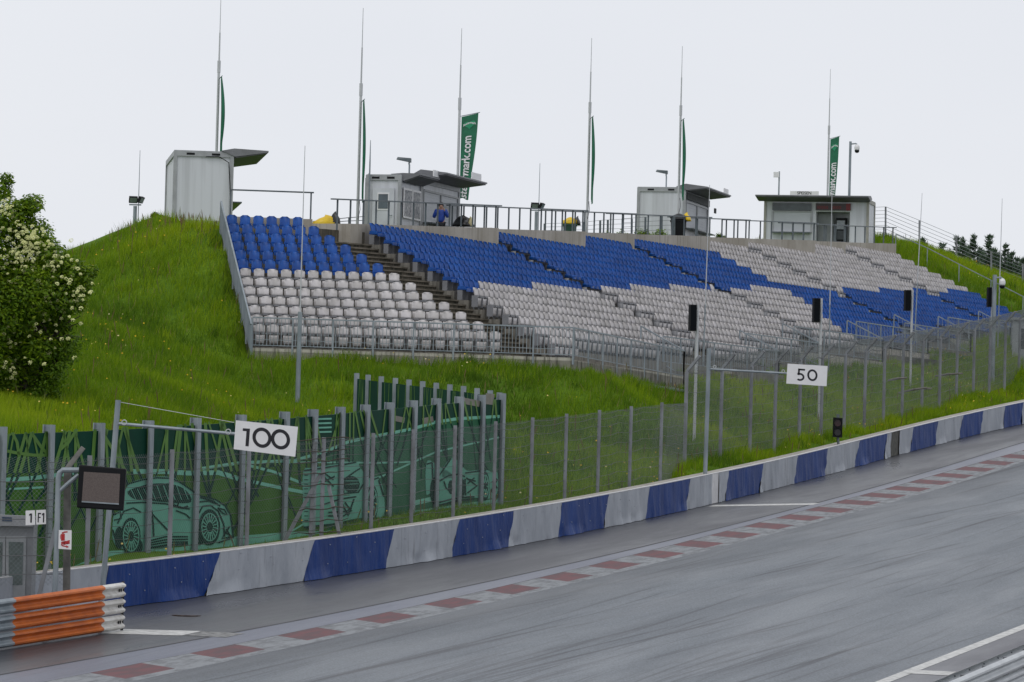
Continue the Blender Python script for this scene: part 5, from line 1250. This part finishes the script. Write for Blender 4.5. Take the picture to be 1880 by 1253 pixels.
def dfire(mb,D):
    poly_px(mb,[(112,981),(119,980.5),(119,993),(112,993.3)],D); poly_px(mb,[(113.5,977.5),(117.5,977.2),(117.5,980),(113.5,980.3)],D); poly_px(mb,[(117,976.2),(124,975.6),(124,978),(117,978.8)],D); poly_px(mb,[(112,981),(110.3,984),(110.6,990),(111.4,990),(111.4,984)],D)
    text_on(mb,'FIRE',7.2/9000*D,at(120,997.2,D),nrm(at(121,997.0,D)-at(120,997.2,D)),UP,0,1.15,.01)
    poly_px(mb,[(111,1000.5),(116,1001.5),(122,1003),(121,1001),(127,1004.6),(121.5,1006.6),(122,1005),(115,1003.6)],D)
plate(0,'white FIRE sign with a red extinguisher and arrow on the steel post','r',[(107,1008),(131,1009.5),(131.5,974),(108,973.5)],DL-.1,dfire)
# steel upright with an outrigger, and the leaning strut, carrying the near fence
t=thing('debris_fence','near end of the chain-link fence at far left with a broken cranked top','fence',at(60,1100,DL+.5))
mb=MB(); D=DL+.35; a,b=at(122,1110,D),at(124,858,D); mb.bar(a,b,.15,.13,up=V(0,1,0)); mb.build('post',M('old_post',(.16,.155,.145),.25,4,.7),t)
mb=MB(); mb.bar(at(122,862,D),at(153,822,D),.12,.10); mb.build('cranked_arm',M('old_arm',(.22,.215,.20),.25,4,.7),t)
mb=MB(); mb.bar(at(70,1100,D),at(106,955,D),.10,.09); mb.build('strut',m_gpost,t)
la=[at(-90,1080,D+.2),at(20,1080,D+.2),at(124,1080,D+.2)]
zb=[p[2] for p in la]
nt_,P3,L3=netting('netting',t,la,.05,2.4,.10,.0024,m_wire); cables('cables',t,P3,L3,[.3,.7,1.1,1.5,1.9,2.3],.011,m_wired,2.5,.03)
mb=MB(); ca=V(.33,-.15,.42)
for s in np.arange(0,L3,.1):
    for q in (0,1):
        if s+.5<L3: prism(mb,P3(s,2.4)+ca*(0 if q else 1),P3(s+.5,2.4)+ca*(1 if q else 0),.0024)
mb.build('netting',m_wire,t)
# grey marshal cabin / gate behind the net
D=DL+1.3; t=thing('marshal_cabin','low grey metal cabin with glazed doors behind the fence at the left edge','cabin',at(20,1110,D))
m_cab=M('cabin_grey',(.20,.21,.225),.12,3,.5)
mb=MB(); slab(mb,[(-60,1125),(56,1118),(62,962),(-60,962)],D,.9); mb.build('walls',m_cab,t)
mb=MB(); slab(mb,[(-60,964),(60,967),(62,948),(-60,943)],D-.12,1.2); mb.build('roof',M('cabin_roof',(.30,.31,.33),.1,3,.5),t)
for x0,x1 in ((-30,8),(11,46)):
    mb=MB(); slab(mb,[(x0,1104),(x1,1102),(x1+2,985),(x0,984)],D-.04,.039); dr=mb.build('door',M('cabin_door',(.26,.275,.29),.1,3,.45),t)
    mb=MB(); slab(mb,[(x0+5,1075),(x1-5,1074),(x1-3,996),(x0+5,995)],D-.05,.009); mb.build('pane',M('cabin_glass',(.10,.14,.135),.3,2.5,.2),dr)
mb=MB(); slab(mb,[(4,957),(22,958),(22,950),(4,949)],D-.13,.009); mb.build('roof_plate',M('cabin_plate',(.03,.06,.12),.2,8,.4),t)
# ============================================================ GUARDRAILS
m_or=M('guard_orange',(.56,.135,.012),.18,2.5,.45,c2=(.40,.085,.010),spec=.3); m_gw=M('guard_white',(.66,.655,.63),.1,4,.45,c2=(.45,.43,.40))
WPROF=[(-.0,-.155),(.015,-.15),(.075,-.11),(.08,-.075),(.02,-.03),(.0,0),(.02,.03),(.08,.075),(.075,.11),(.015,.15),(.0,.155)]
def guard(t,a,b,h,mats_u,name='beam',flip=1):
    # W profile beam split into painted lengths
    d=nrm(b-a); sd=np.cross(d,UP)*flip; sd=nrm(sd)
    for (u0,u1,m) in mats_u:
        mb=MB(); n=6; pts=[a+(b-a)*(u0+(u1-u0)*i/n)+UP*h for i in range(n+1)]
        mb.sweep(pts,WPROF,lambda i:sd); mb.sweep([p-sd*.006 for p in pts],WPROF[::-1],lambda i:sd)
        mb.build(name,m,t)
g0,g1=at(-150,1230,96.2),trk(223,1160); g0=V(-12.35,93.6,0); g1=V(g1[0],g1[1],0)
gA=trk(0,1196); dirg=nrm(V(g1[0]-gA[0],g1[1]-gA[1],0)); g0=V(gA[0],gA[1],0)-dirg*5; Lg=np.linalg.norm(g1-g0)
for p in (g0,g1): p[2]=zt(p[1])
t=thing('guardrail','orange and white three beam steel guardrail end at the lower left','guardrail',g1)
ug=lambda px,py: np.linalg.norm(trk(px,py)[:2]-g0[:2])/Lg
uo,uw=ug(18,1192),ug(190,1166)
for h in (.19,.53,.87): guard(t,g0,g1,h,[(0,uo,m_galv),(uo,uw,m_or),(uw,1,m_gw)])
for u in (.15,.42,.68,.93):
    p=g0+(g1-g0)*u+TN*.14; p[2]=zt(p[1]); mb=MB(); mb.bar(p-UP*.3,p+UP*1.0,.10,.14,up=V(0,1,0)); mb.build('post',m_gpost,t)
dd=nrm(g1-g0); sd=nrm(np.cross(dd,UP))
for h in (.19,.53,.87):
    for q in (.12,.22): mb=MB(); mb.box(g1-dd*q+UP*(h+.0)+sd*.024,dd*.018,sd*.008,UP*.03); mb.build('slot',m_black,t)
mb=MB(); mb.box(g1+dd*.01+UP*.53-sd*.0,dd*.008,sd*.03,UP*.52); mb.build('end_plate',M('end_plate',(.02,.02,.02),.1,4,.6),t)
# lower right steel guardrail
def WLp(Y,off): return V(float(XWL(Y))+off,Y,float(zt(Y)))
a,b=WLp(76,3.25),WLp(184,3.25); t=thing('guardrail','bare galvanised guardrail crossing the lower right corner','guardrail',a)
m_g2r=M('guard_steel',(.52,.545,.56),.12,2,.45,.25,c2=(.42,.44,.455))
for h in (.2,.53,.86): guard(t,a,b,h,[(0,1,m_g2r)],flip=-1); guard(t,a+V(.26,0,0),b+V(.26,0,0),h,[(0,1,m_g2r)],flip=1)
for i in range(55):
    p=a+(b-a)*(i/54)+V(.13,0,0); p[2]=zt(p[1]); mb=MB(); mb.bar(p-UP*.3,p+UP*.98,.12,.12,up=V(0,1,0)); mb.build('post',m_gpost,t)
mb=MB()
for i in range(80):
    p=a+(b-a)*(i/80)+UP*.93+V(-.075,0,0); mb.box(p,V(.02,0,0),V(0,.03,0),UP*.012)
mb.build('bolts',m_dsteel,t)
# ============================================================ HILL FENCES
def wirefence(label,pxs,nh,D_,r,cat='fence',gate=False,matp=None,pr=.05):
    pts=[(at(x,yb,d),at(x,yt,d)) for x,yb,yt,d in pxs]; t=thing('wire_fence',label,cat,pts[0][0])
    for a,b in pts: mb=MB(); mb.bar(a-UP*.6,b,pr*2,pr*2,up=V(0,1,0)); mb.build('post',matp or m_gpost,t)
    mb=MB()
    for (a0,a1),(b0,b1) in zip(pts[:-1],pts[1:]):
        for k in range(nh):
            u=(k+1)/nh; prism(mb,a0+(a1-a0)*u,b0+(b1-b0)*u,r)
    mb.build('wires',m_wire,t); return t
wirefence('tall fence of level wires running down the hilltop right of the stand',[(1604,441,381,286),(1626,441,380,288),(1688,470,405,290),(1756,496,434,291),(1820,524,462,290),(1878,545,485,288),(1940,570,510,286)],9,288,.013)
wirefence('low mesh fence behind the green bin and the fourth flag',[(1000,436,411,223),(1040,436,410,224),(1073,436,408,226),(1102,436,405,228),(1116,437,404,230),(1160,438,402,233)],4,228,.010,matp=m_dsteel)
wirefence('low mesh fence with weeds in front of the third kiosk',[(1143,440,402,231),(1185,440,399,233),(1215,440,397,234.5),(1238,440,396,235.5)],5,232,.010,matp=m_dsteel)
wirefence('low thin railing behind the head of the stairway',[(562,412,408,190),(612,413,403,193),(641,412,400,196),(700,412,395,199)],2,190,.018,matp=m_dsteel,pr=.035)
# sloping handrail down the right edge of the stand
ps=[S(98.2,k) for k in (-12.6,-10.2,-7.8,-5.4,-3,-.6,1.8,4.2)]; t=thing('stair_handrail','long thin handrail sloping down the grass right of the stand','handrail',ps[0])
for p in ps: p[2]=float(terq(np.array([p[0]]),np.array([p[1]]))[0])
mb=MB()
for p,q in zip(ps[:-1],ps[1:]): mb.bar(p+UP*1.1,q+UP*1.1,.045,.045)
mb.build('top_rail',m_galv,t)
for p in ps: mb=MB(); mb.bar(p-UP*.3,p+UP*1.09,.05,.05,up=V(0,1,0)); mb.build('post',m_galv,t)
# grey hut at the right edge behind the fence
b=at(1857,695,252); b[2]=ter1(b[0],b[1]); B=Box(b,R(-4),4.5,3,2.1); t=thing('service_hut','low grey hut with dark window openings behind the fence at the right edge','hut',b)
mb=MB(); B.blk(mb,0,4.5,-3,0,-.5,2.0); mb.build('walls',M('hut_grey',(.33,.35,.37),.1,2,.6),t); mb=MB(); B.blk(mb,-.12,4.62,-3.1,.12,2.0,2.12); mb.build('roof',m_frame,t)
for x0,x1 in ((.35,1.4),(1.7,4.2)): mb=MB(); B.blk(mb,x0,x1,-.01,.012,.5,1.55); mb.build('window',M('hut_glass',(.05,.06,.07),.2,2,.25),t)
# ============================================================ GRASS, FLOWERS
def attr_mat(name,stops,rough=.7,spec=.2,trans=.0):
    t=NT(name); a=t.new('ShaderNodeAttribute'); a.attribute_name='tone'
    r=t.new('ShaderNodeValToRGB'); els=r.color_ramp.elements
    while len(els)<len(stops): els.new(.5)
    for e,(p,c) in zip(els,stops): e.position=p; e.color=lin(c)
    t.link(a.outputs['Fac'],r.inputs[0]); t.base(r.outputs[0]); t.rough(rough); t.b.inputs['Specular IOR Level'].default_value=spec
    if trans:
        tr_=t.new('ShaderNodeBsdfTranslucent'); t.link(r.outputs[0],tr_.inputs[0]); mx_=t.new('ShaderNodeMixShader'); mx_.inputs[0].default_value=trans
        o=t.n['Material Output']; t.link(t.b.outputs[0],mx_.inputs[1]); t.link(tr_.outputs[0],mx_.inputs[2]); t.link(mx_.outputs[0],o.inputs[0])
    return t.m
def tri_mesh(name,P,tone,mat):     # P: (n,k,3) polygons
    n,k,_=P.shape; me=bpy.data.meshes.new(name); me.vertices.add(n*k); me.vertices.foreach_set('co',P.reshape(-1).astype(np.float32))
    me.loops.add(n*k); me.loops.foreach_set('vertex_index',np.arange(n*k,dtype=np.int32)); me.polygons.add(n); me.polygons.foreach_set('loop_start',np.arange(0,n*k,k,dtype=np.int32))
    me.polygons.foreach_set('loop_total',np.full(n,k,dtype=np.int32)); at_=me.attributes.new('tone','FLOAT','POINT'); at_.data.foreach_set('value',np.repeat(tone,k).astype(np.float32))
    me.materials.append(mat); me.update(calc_edges=True); me.validate(); o=bpy.data.objects.new(name,me); COL.objects.link(o); return o
def vnoise(X,Y,s,seed):
    r=np.random.default_rng(seed); G=r.random((64,64)); u=(X/s)%64; v=(Y/s)%64; i=u.astype(int)%64;j=v.astype(int)%64;a=u-np.floor(u);b=v-np.floor(v); a=a*a*(3-2*a);b=b*b*(3-2*b)
    i2=(i+1)%64;j2=(j+1)%64; return G[i,j]*(1-a)*(1-b)+G[i2,j]*a*(1-b)+G[i,j2]*(1-a)*b+G[i2,j2]*a*b
def scatter(n):
    X=RNG.uniform(-30,48,n);Y=RNG.uniform(100,299,n)
    # keep what the camera side can see: a fan a little wider than the frame
    m=(np.abs(X/Y)<.15); X,Y=X[m],Y[m]
    side=(X-XB(Y))*math.sin(HEAD); ins,t,k,q,m2=instand(X,Y)
    hid=(t>-1)&(k<ktop(t)+.2)&(t<96)&(k>-60)
    keep=(side<-.56)&(~ins)&(~hid)
    return X[keep],Y[keep]
BL=4800000
X,Y=scatter(BL); Z=terq(X,Y)
side=-(X-XB(Y))*math.sin(HEAD)
n1=vnoise(X+50,Y,2.6,1); n2=vnoise(X+50,Y,.7,2); n3=vnoise(X+50,Y,7.,3)
keep=RNG.random(len(X))<(.35+.65*np.clip(n2*1.3,0,1))*np.clip(190/Y,.5,1.3)/1.2
X,Y,Z,n1,n2,n3,side=[q[keep] for q in (X,Y,Z,n1,n2,n3,side)]
N=len(X); print('blades',N)
front=(side<4.4)&(Y<148)
sel=(~front)|(RNG.random(N)<np.where(Y<131,.12,.5)); X,Y,Z,n1,n2,n3,side,front=[q[sel] for q in (X,Y,Z,n1,n2,n3,side,front)]; N=len(X)
hgt=(.14+.26*n1*n2*1.3+.16*RNG.random(N))*np.where(front,np.where(Y<131,.4,.65),1.0)*np.clip(Y/150,.9,1.2)
wd=RNG.uniform(.006,.013,N)*np.clip(Y/140,.9,1.7); ang=RNG.uniform(0,math.pi,N)
lx=RNG.normal(.04,.2,N)*hgt*1.5; ly=RNG.normal(-.02,.2,N)*hgt*1.5
B0=np.stack([X,Y,Z-.03],1); dw=np.stack([np.cos(ang)*wd,np.sin(ang)*wd,0*wd],1)
T1=B0+np.stack([lx,ly,hgt],1)
P=np.stack([B0-dw,B0+dw,T1],1)
tone=np.clip(.19+.62*n3+.45*(n1-.5)+RNG.normal(0,.15,N),0,.93)
dry=(RNG.random(N)<.025); tone=np.where(dry,1.0,tone)
m_grass=attr_mat('grass_blades',[(0,(.052,.115,.008)),(.35,(.125,.23,.008)),(.7,(.235,.35,.008)),(.94,(.32,.41,.015)),(1,(.30,.24,.10))],.65,.15,.35)
cxy=[]; X2,Y2=scatter(9000); m_=RNG.random(len(X2))<.42; X2,Y2=X2[m_],Y2[m_]
for x,y in zip(X2,Y2):
    nb_=RNG.integers(25,60); rr=RNG.uniform(.12,.45); cxy.append(np.stack([x+RNG.normal(0,rr,nb_),y+RNG.normal(0,rr,nb_),np.full(nb_,RNG.uniform(.28,.62)),np.full(nb_,RNG.choice([.02,.1,.3,.8]))],1))
Q=np.concatenate(cxy); ok_=((Q[:,0]-XB(Q[:,1]))*math.sin(HEAD)<-.6)&~instand(Q[:,0],Q[:,1])[0]; ok_&=~(((Q[:,0]-XB(Q[:,1]))*math.sin(HEAD)>-4.6)&(Q[:,1]<148)); Q=Q[ok_]; n_q=len(Q)
zq=terq(Q[:,0],Q[:,1]); hq=Q[:,2]*RNG.uniform(.6,1.1,n_q); b_=np.stack([Q[:,0],Q[:,1],zq-.03],1); an=RNG.uniform(0,3.14,n_q); wq_=RNG.uniform(.008,.02,n_q); dq=np.stack([np.cos(an)*wq_,np.sin(an)*wq_,0*wq_],1)
P=np.concatenate([P,np.stack([b_-dq,b_+dq,b_+np.stack([RNG.normal(0,.25,n_q)*hq,RNG.normal(0,.25,n_q)*hq,hq],1)],1)]); tone=np.concatenate([tone,np.clip(Q[:,3]+RNG.normal(0,.08,n_q),0,.93)])
o=tri_mesh('meadow_grass',P,tone,m_grass); tag(o,'tall wet meadow grass covering the banks around the stand','grass',None,'stuff')
# seed-heads and reddish dock stems on the hill top
X,Y=scatter(90000); Z=terq(X,Y); c=at(345,440,187); d=np.hypot(X-c[0],Y-c[1]); kp=RNG.random(len(X))<np.exp(-(d/2.0)**2)*1.0+.05; X,Y,Z=X[kp],Y[kp],Z[kp]; N=len(X)
h=RNG.uniform(.4,.75,N); lx=RNG.normal(0,.1,N); dw=np.full(N,.012)
b=np.stack([X,Y,Z],1); tp=b+np.stack([lx,0*lx,h],1); w=np.stack([dw,0*dw,0*dw],1)
P=np.stack([b+(tp-b)*.0-w*.4,b+(tp-b)*.0+w*.4,b+(tp-b)*.75+w*1.3,tp,b+(tp-b)*.75-w*1.3],1)
o=tri_mesh('seed_heads',P,RNG.random(N),attr_mat('seed_heads',[(0,(.12,.075,.045)),(.5,(.17,.12,.06)),(1,(.09,.13,.03))],.8,.1)); tag(o,'brown grass seed heads and dock stems standing above the grass','grass',None,'stuff')
# yellow flowers in loose drifts
X,Y=scatter(160000); Z=terq(X,Y); f=vnoise(X+11,Y+5,3.2,8); kp=RNG.random(len(X))<np.clip((f-.54)*1.0,0,1)*.45+.004; X,Y,Z=X[kp],Y[kp],Z[kp]; N=len(X)
h=RNG.uniform(.28,.48,N); r=RNG.uniform(.015,.033,N); b=np.stack([X,Y,Z+h],1); a=RNG.uniform(0,6,N)
P=np.stack([b+np.stack([r*np.cos(a+k*math.pi/3*1.0),r*.6*np.sin(a+k*math.pi/3),r*.75*np.sin(a+k*math.pi/3)],1) for k in range(6)],1)
o=tri_mesh('wildflowers',P,RNG.random(N),attr_mat('flower_yellow',[(0,(.42,.26,.008)),(.7,(.55,.36,.01)),(1,(.55,.52,.30))],.6,.2)); tag(o,'scattered small yellow wildflowers in the grass','flowers',None,'stuff')
# weeds on the promenade edge
def leafcloud(name,centers,radii,n,size,mat,parent=None,flat=.7,shell_=.35):
    cs=np.array(centers);rs_=np.array(radii,float); wts=rs_.prod(1)**(2/3.); i=RNG.choice(len(cs),n,p=wts/wts.sum()); d=RNG.normal(size=(n,3)); d/=np.linalg.norm(d,axis=1)[:,None]
    rad=RNG.random(n)**shell_; p=cs[i]+d*rs_[i]*rad[:,None]*(1+.12*RNG.normal(size=(n,1)))
    nr=d+RNG.normal(scale=.7,size=(n,3))+np.array([0,0,flat]); nr/=np.linalg.norm(nr,axis=1)[:,None]
    t1=np.cross(nr,RNG.normal(size=(n,3))); t1/=np.linalg.norm(t1,axis=1)[:,None]; t2=np.cross(nr,t1); s_=size*RNG.uniform(.6,1.3,n)[:,None]
    P=np.stack([p-t1*s_,p+t2*s_*.42-t1*s_*.1,p+t1*s_,p-t2*s_*.42-t1*s_*.1],1)
    tone=np.clip(.45+RNG.normal(0,.2,n)+.25*(vnoise(p[:,0]*1.0+90,p[:,2]+p[:,1]+7,.5,12)-.5),0,1); return P,tone,p
def put(name,P,tone,mat,parent):
    off=WL[parent.name]; o=tri_mesh(name,P-off,tone,mat); o.parent=parent; WL[o.name]=off; return o
m_leaf=attr_mat('elder_leaves',[(0,(.035,.085,.008)),(.4,(.12,.22,.010)),(.75,(.24,.36,.014)),(1,(.34,.43,.02))],.5,.3,.5)
m_bark=M('bark',(.075,.06,.045),.3,6,.9,0,.5)
# elder shrub at the left edge
Ds=146.; gb=at(45,742,Ds); gb[2]=ter1(gb[0],gb[1])-.1
sh=thing('elder_shrub','big leafy shrub with cream flower clusters at the left edge','shrub',gb)
mb=MB()
for (x1,y1),(x2,y2),r in (((95,640),(120,560),.09),((70,600),(30,480),.11),((105,660),(60,560),.07),((20,640),(-30,520),.1)):
    mb.tube([gb+V(RNG.uniform(-.3,.3),0,0),at(x1,y1,Ds),at((x1+x2)/2,(y1+y2)/2-8,Ds),at(x2,y2,Ds)],[r,r*.8,r*.55,r*.25],7)
for i in range(16):
    a=at(RNG.uniform(60,125),RNG.uniform(600,680),Ds+RNG.uniform(-.4,.4)); b=a+V(RNG.uniform(.1,.9),RNG.uniform(-.5,.5),RNG.uniform(-.1,.7)); mb.tube([a,(a+b)/2+V(0,0,.1),b],[.03,.022,.01],5)
mb.build('trunk',m_bark,sh)
cl=[(20,400,40),(-40,420,60),(60,430,40),(20,470,60),(95,470,38),(-60,500,70),(130,500,34),(60,540,60),(120,545,42),(148,515,30),(165,500,16),(60,375,26),(0,570,70),(-80,600,70),(95,590,36),(140,555,24),(40,620,36),(-20,650,55),(10,700,38),(25,690,26),(-60,690,60),(5,352,22),(12,330,14),(38,388,24),(80,452,26),(115,600,22),(160,535,12),(30,735,24),(-10,745,30),(70,640,36),(110,640,22),(60,690,34),(90,690,22),(30,660,40),(100,725,14),(60,730,22)]
cen=[];rad=[]
for x,y,r in cl:
    for q in range(2): cen.append(at(x,y,Ds+RNG.uniform(-1,1)*r/60)); s_=r/9000*Ds*RNG.uniform(.75,1.05); rad.append((s_,s_*1.1,s_*.9))
P,tone,pp=leafcloud('crown',cen,rad,60000,.075,m_leaf,flat=1.2,shell_=.2); dz=(pp[:,2]-gb[2])/6.5
keep=RNG.random(len(P))<.95; crown=put('crown',P[keep],tone[keep],m_leaf,sh)
# sparse twiggy skirt, lower right
cen=[at(x,y,Ds-.2) for x,y in ((115,650),(100,680),(85,700),(125,630),(70,720))]; P,tone,pp=leafcloud('skirt',cen,[(.55,.6,.55)]*5,2600,.06,m_leaf,shell_=.6); put('lower_leaves',P,tone*.6,m_leaf,sh)
# blossom: flat umbels of many tiny florets
fc=[];
for x,y,n,s_ in ((50,455,34,22),(20,430,10,25),(90,470,10,18),(10,490,10,30),(70,500,14,35),(130,500,10,20),(100,545,12,35),(40,560,14,40),(150,530,7,12),(20,610,8,35),(110,590,8,25),(15,680,8,14),(140,560,5,10),(10,380,6,12),(60,430,9,14),(85,650,3,30),(-40,520,16,40)):
    for i in range(int(n*2.0)): fc.append(at(x+RNG.normal()*s_*.75,y+RNG.normal()*s_*.75,Ds-RNG.uniform(.5,1.3)))
PP=[]
for c in fc:
    if proj(c)[0]>172: continue
    R_=RNG.uniform(.035,.08); up=nrm(V(RNG.normal()*.3,-.75,.65)); 
    for j in range(26):
        d=RNG.normal(size=3); d-=up*np.dot(d,up); d=d/np.linalg.norm(d)*R_*math.sqrt(RNG.random()); p=c+d+up*(.03-.05*(np.linalg.norm(d)/R_)**2); s_=.017
        t1=nrm(np.cross(up,V(1,.2,.1))); t2=np.cross(up,t1); PP.append([p-t1*s_,p-t2*s_,p+t1*s_,p+t2*s_])
PP=np.array(PP); o=put('blossoms',PP,RNG.random(len(PP)),attr_mat('elder_blossom',[(0,(.62,.64,.26)),(1,(.78,.80,.45))],.7,.1,.2),sh); o['kind']='stuff'
# small bushes and weeds
def bush(px,py,D,r,label,n=260,dead=False):
    b=at(px,py,D); t=thing('weed_bush',label,'weed',b); P,tone,_=leafcloud('l',[b+V(0,0,r*.7),b+V(r*.5,0,r*.4),b+V(-r*.5,0,r*.4)],[(r*.7,r*.6,r*.8)]*3,n,.06,m_leaf,flat=.3,shell_=.6); put('leaves',P,tone,m_leaf,t)
    mb=MB(); [mb.tube([b-UP*.2,b+V(RNG.uniform(-r,r)*.6,0,r*1.2)],[.012,.005],4) for _ in range(5)]; mb.build('stems',m_bark,t)
bush(1140,441,230,.35,'green weeds on the wall at the end of the second long parapet')
bush(1322,441,246,.28,'small green bush on the parapet in the gap before the farthest kiosk')
bush(1180,441,233,.4,'grassy weeds along the wall in front of the third kiosk',420)
bush(1212,441,233.5,.4,'grassy weeds beside the dark bin of the third kiosk',380)
bush(706,396,197,.25,'yellowish weed by the corner of the office kiosk',120)
bush(285,400,190.8,.16,'small dark weed beside the left wall of the container')
bush(1112,441,226,.3,'small weed below the fourth flag')
# ============================================================ CONIFERS BEYOND THE RIGHT HILL
m_con=attr_mat('hazed_needles',[(0,(.040,.066,.048)),(.5,(.070,.112,.072)),(1,(.11,.155,.09))],.7,.15)  # greens lightened and greyed so distance haze sits in the colour
def conifer(px,ytop,D,w,label,seed,kind='spruce'):
    tp=at(px,ytop,D); zb=11.0; H=tp[2]-zb; b=V(tp[0],tp[1],zb); t=thing('conifer_tree',label,'tree',b,'conifers behind the right hill'); r=np.random.default_rng(seed)
    mb=MB(); mb.tube([b,b+UP*H*.6,tp],[.16,.09,.015],7); mb.build('trunk',m_bark,t)
    PP=[];TT=[]; z=.06*H; 
    while z<H*.995:
        f=z/H; L_=w*(1-f)**1.15*r.uniform(.8,1.1)+.05; nb=r.integers(7,11)
        for k in range(nb):
            a=r.uniform(0,2*math.pi); ln=L_*r.uniform(.6,1.1); d=V(math.cos(a),math.sin(a),r.uniform(-.15,.3)+(f>.92)*.5); base=V(b[0],b[1],b[2]+z)
            nn=int(8+ln*20)
            for j in range(nn):
                u=r.random()**.7; p=base+d*ln*u+V(0,0,-.18*ln*u*u)+r.normal(size=3)*.07; q=nrm(d+r.normal(size=3)*.55+V(0,0,.35)); s2=nrm(np.cross(q,r.normal(size=3)))*r.uniform(.03,.06); l=r.uniform(.16,.34)
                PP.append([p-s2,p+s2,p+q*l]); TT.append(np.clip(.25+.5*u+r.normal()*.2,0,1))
        z+=r.uniform(.20,.36)
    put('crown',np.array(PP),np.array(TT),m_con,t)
CON=[(1694,438,322,1.0,'small pointed conifer peeking over the grass next to the fence post'),(1730,449,330,1.4,'short loose conifer second from the left of the row'),(1757,433,334,1.5,'slim tall conifer left of the broad dense one'),(1768,441,328,1.1,'thin conifer squeezed against the broad dense one'),(1789,434,336,2.6,'broad dense dark conifer with a blunt top'),(1816,431,330,1.6,'open conifer with a tall bare tipped spire right of the broad one'),(1828,456,334,1.5,'shorter conifer beside the thin lightning rod'),(1846,450,338,1.7,'tall narrow conifer just right of the thin lightning rod'),(1857,462,330,1.7,'mid height conifer third from the right edge'),(1867,474,336,1.8,'low rounded conifer second from the right edge'),(1880,470,332,1.8,'conifer cut by the right edge of the picture'),(1806,462,342,2.0,'dark conifer behind the open spire'),(1742,462,342,1.7,'low dark conifer behind the slim tall one'),(1838,478,345,2.2,'dark conifer filling the gap behind the lightning rod'),(1872,490,350,2.4,'dark conifer low in the row at the right'),(1900,468,336,2.0,'conifer just beyond the right edge')]
for i,(px,y,D,w,l) in enumerate(CON): conifer(px,y,D,(2.6 if i!=4 else 5.6)*(.8+.3*((i*7)%5)/4),l,100+i,'pine' if i==4 else 'spruce')
LOW='low conifer closing the gaps in the row behind the right hill'
for i,(px,y,D) in enumerate(((1775,452,344),(1801,454,348),(1822,464,346),(1835,468,350),(1852,474,344),(1863,484,348),(1875,482,340),(1890,487,346),(1748,463,345),(1812,470,352),(1844,482,340))): conifer(px,y,D,3.0,LOW,300+i)
print('objects',len(bpy.data.objects))
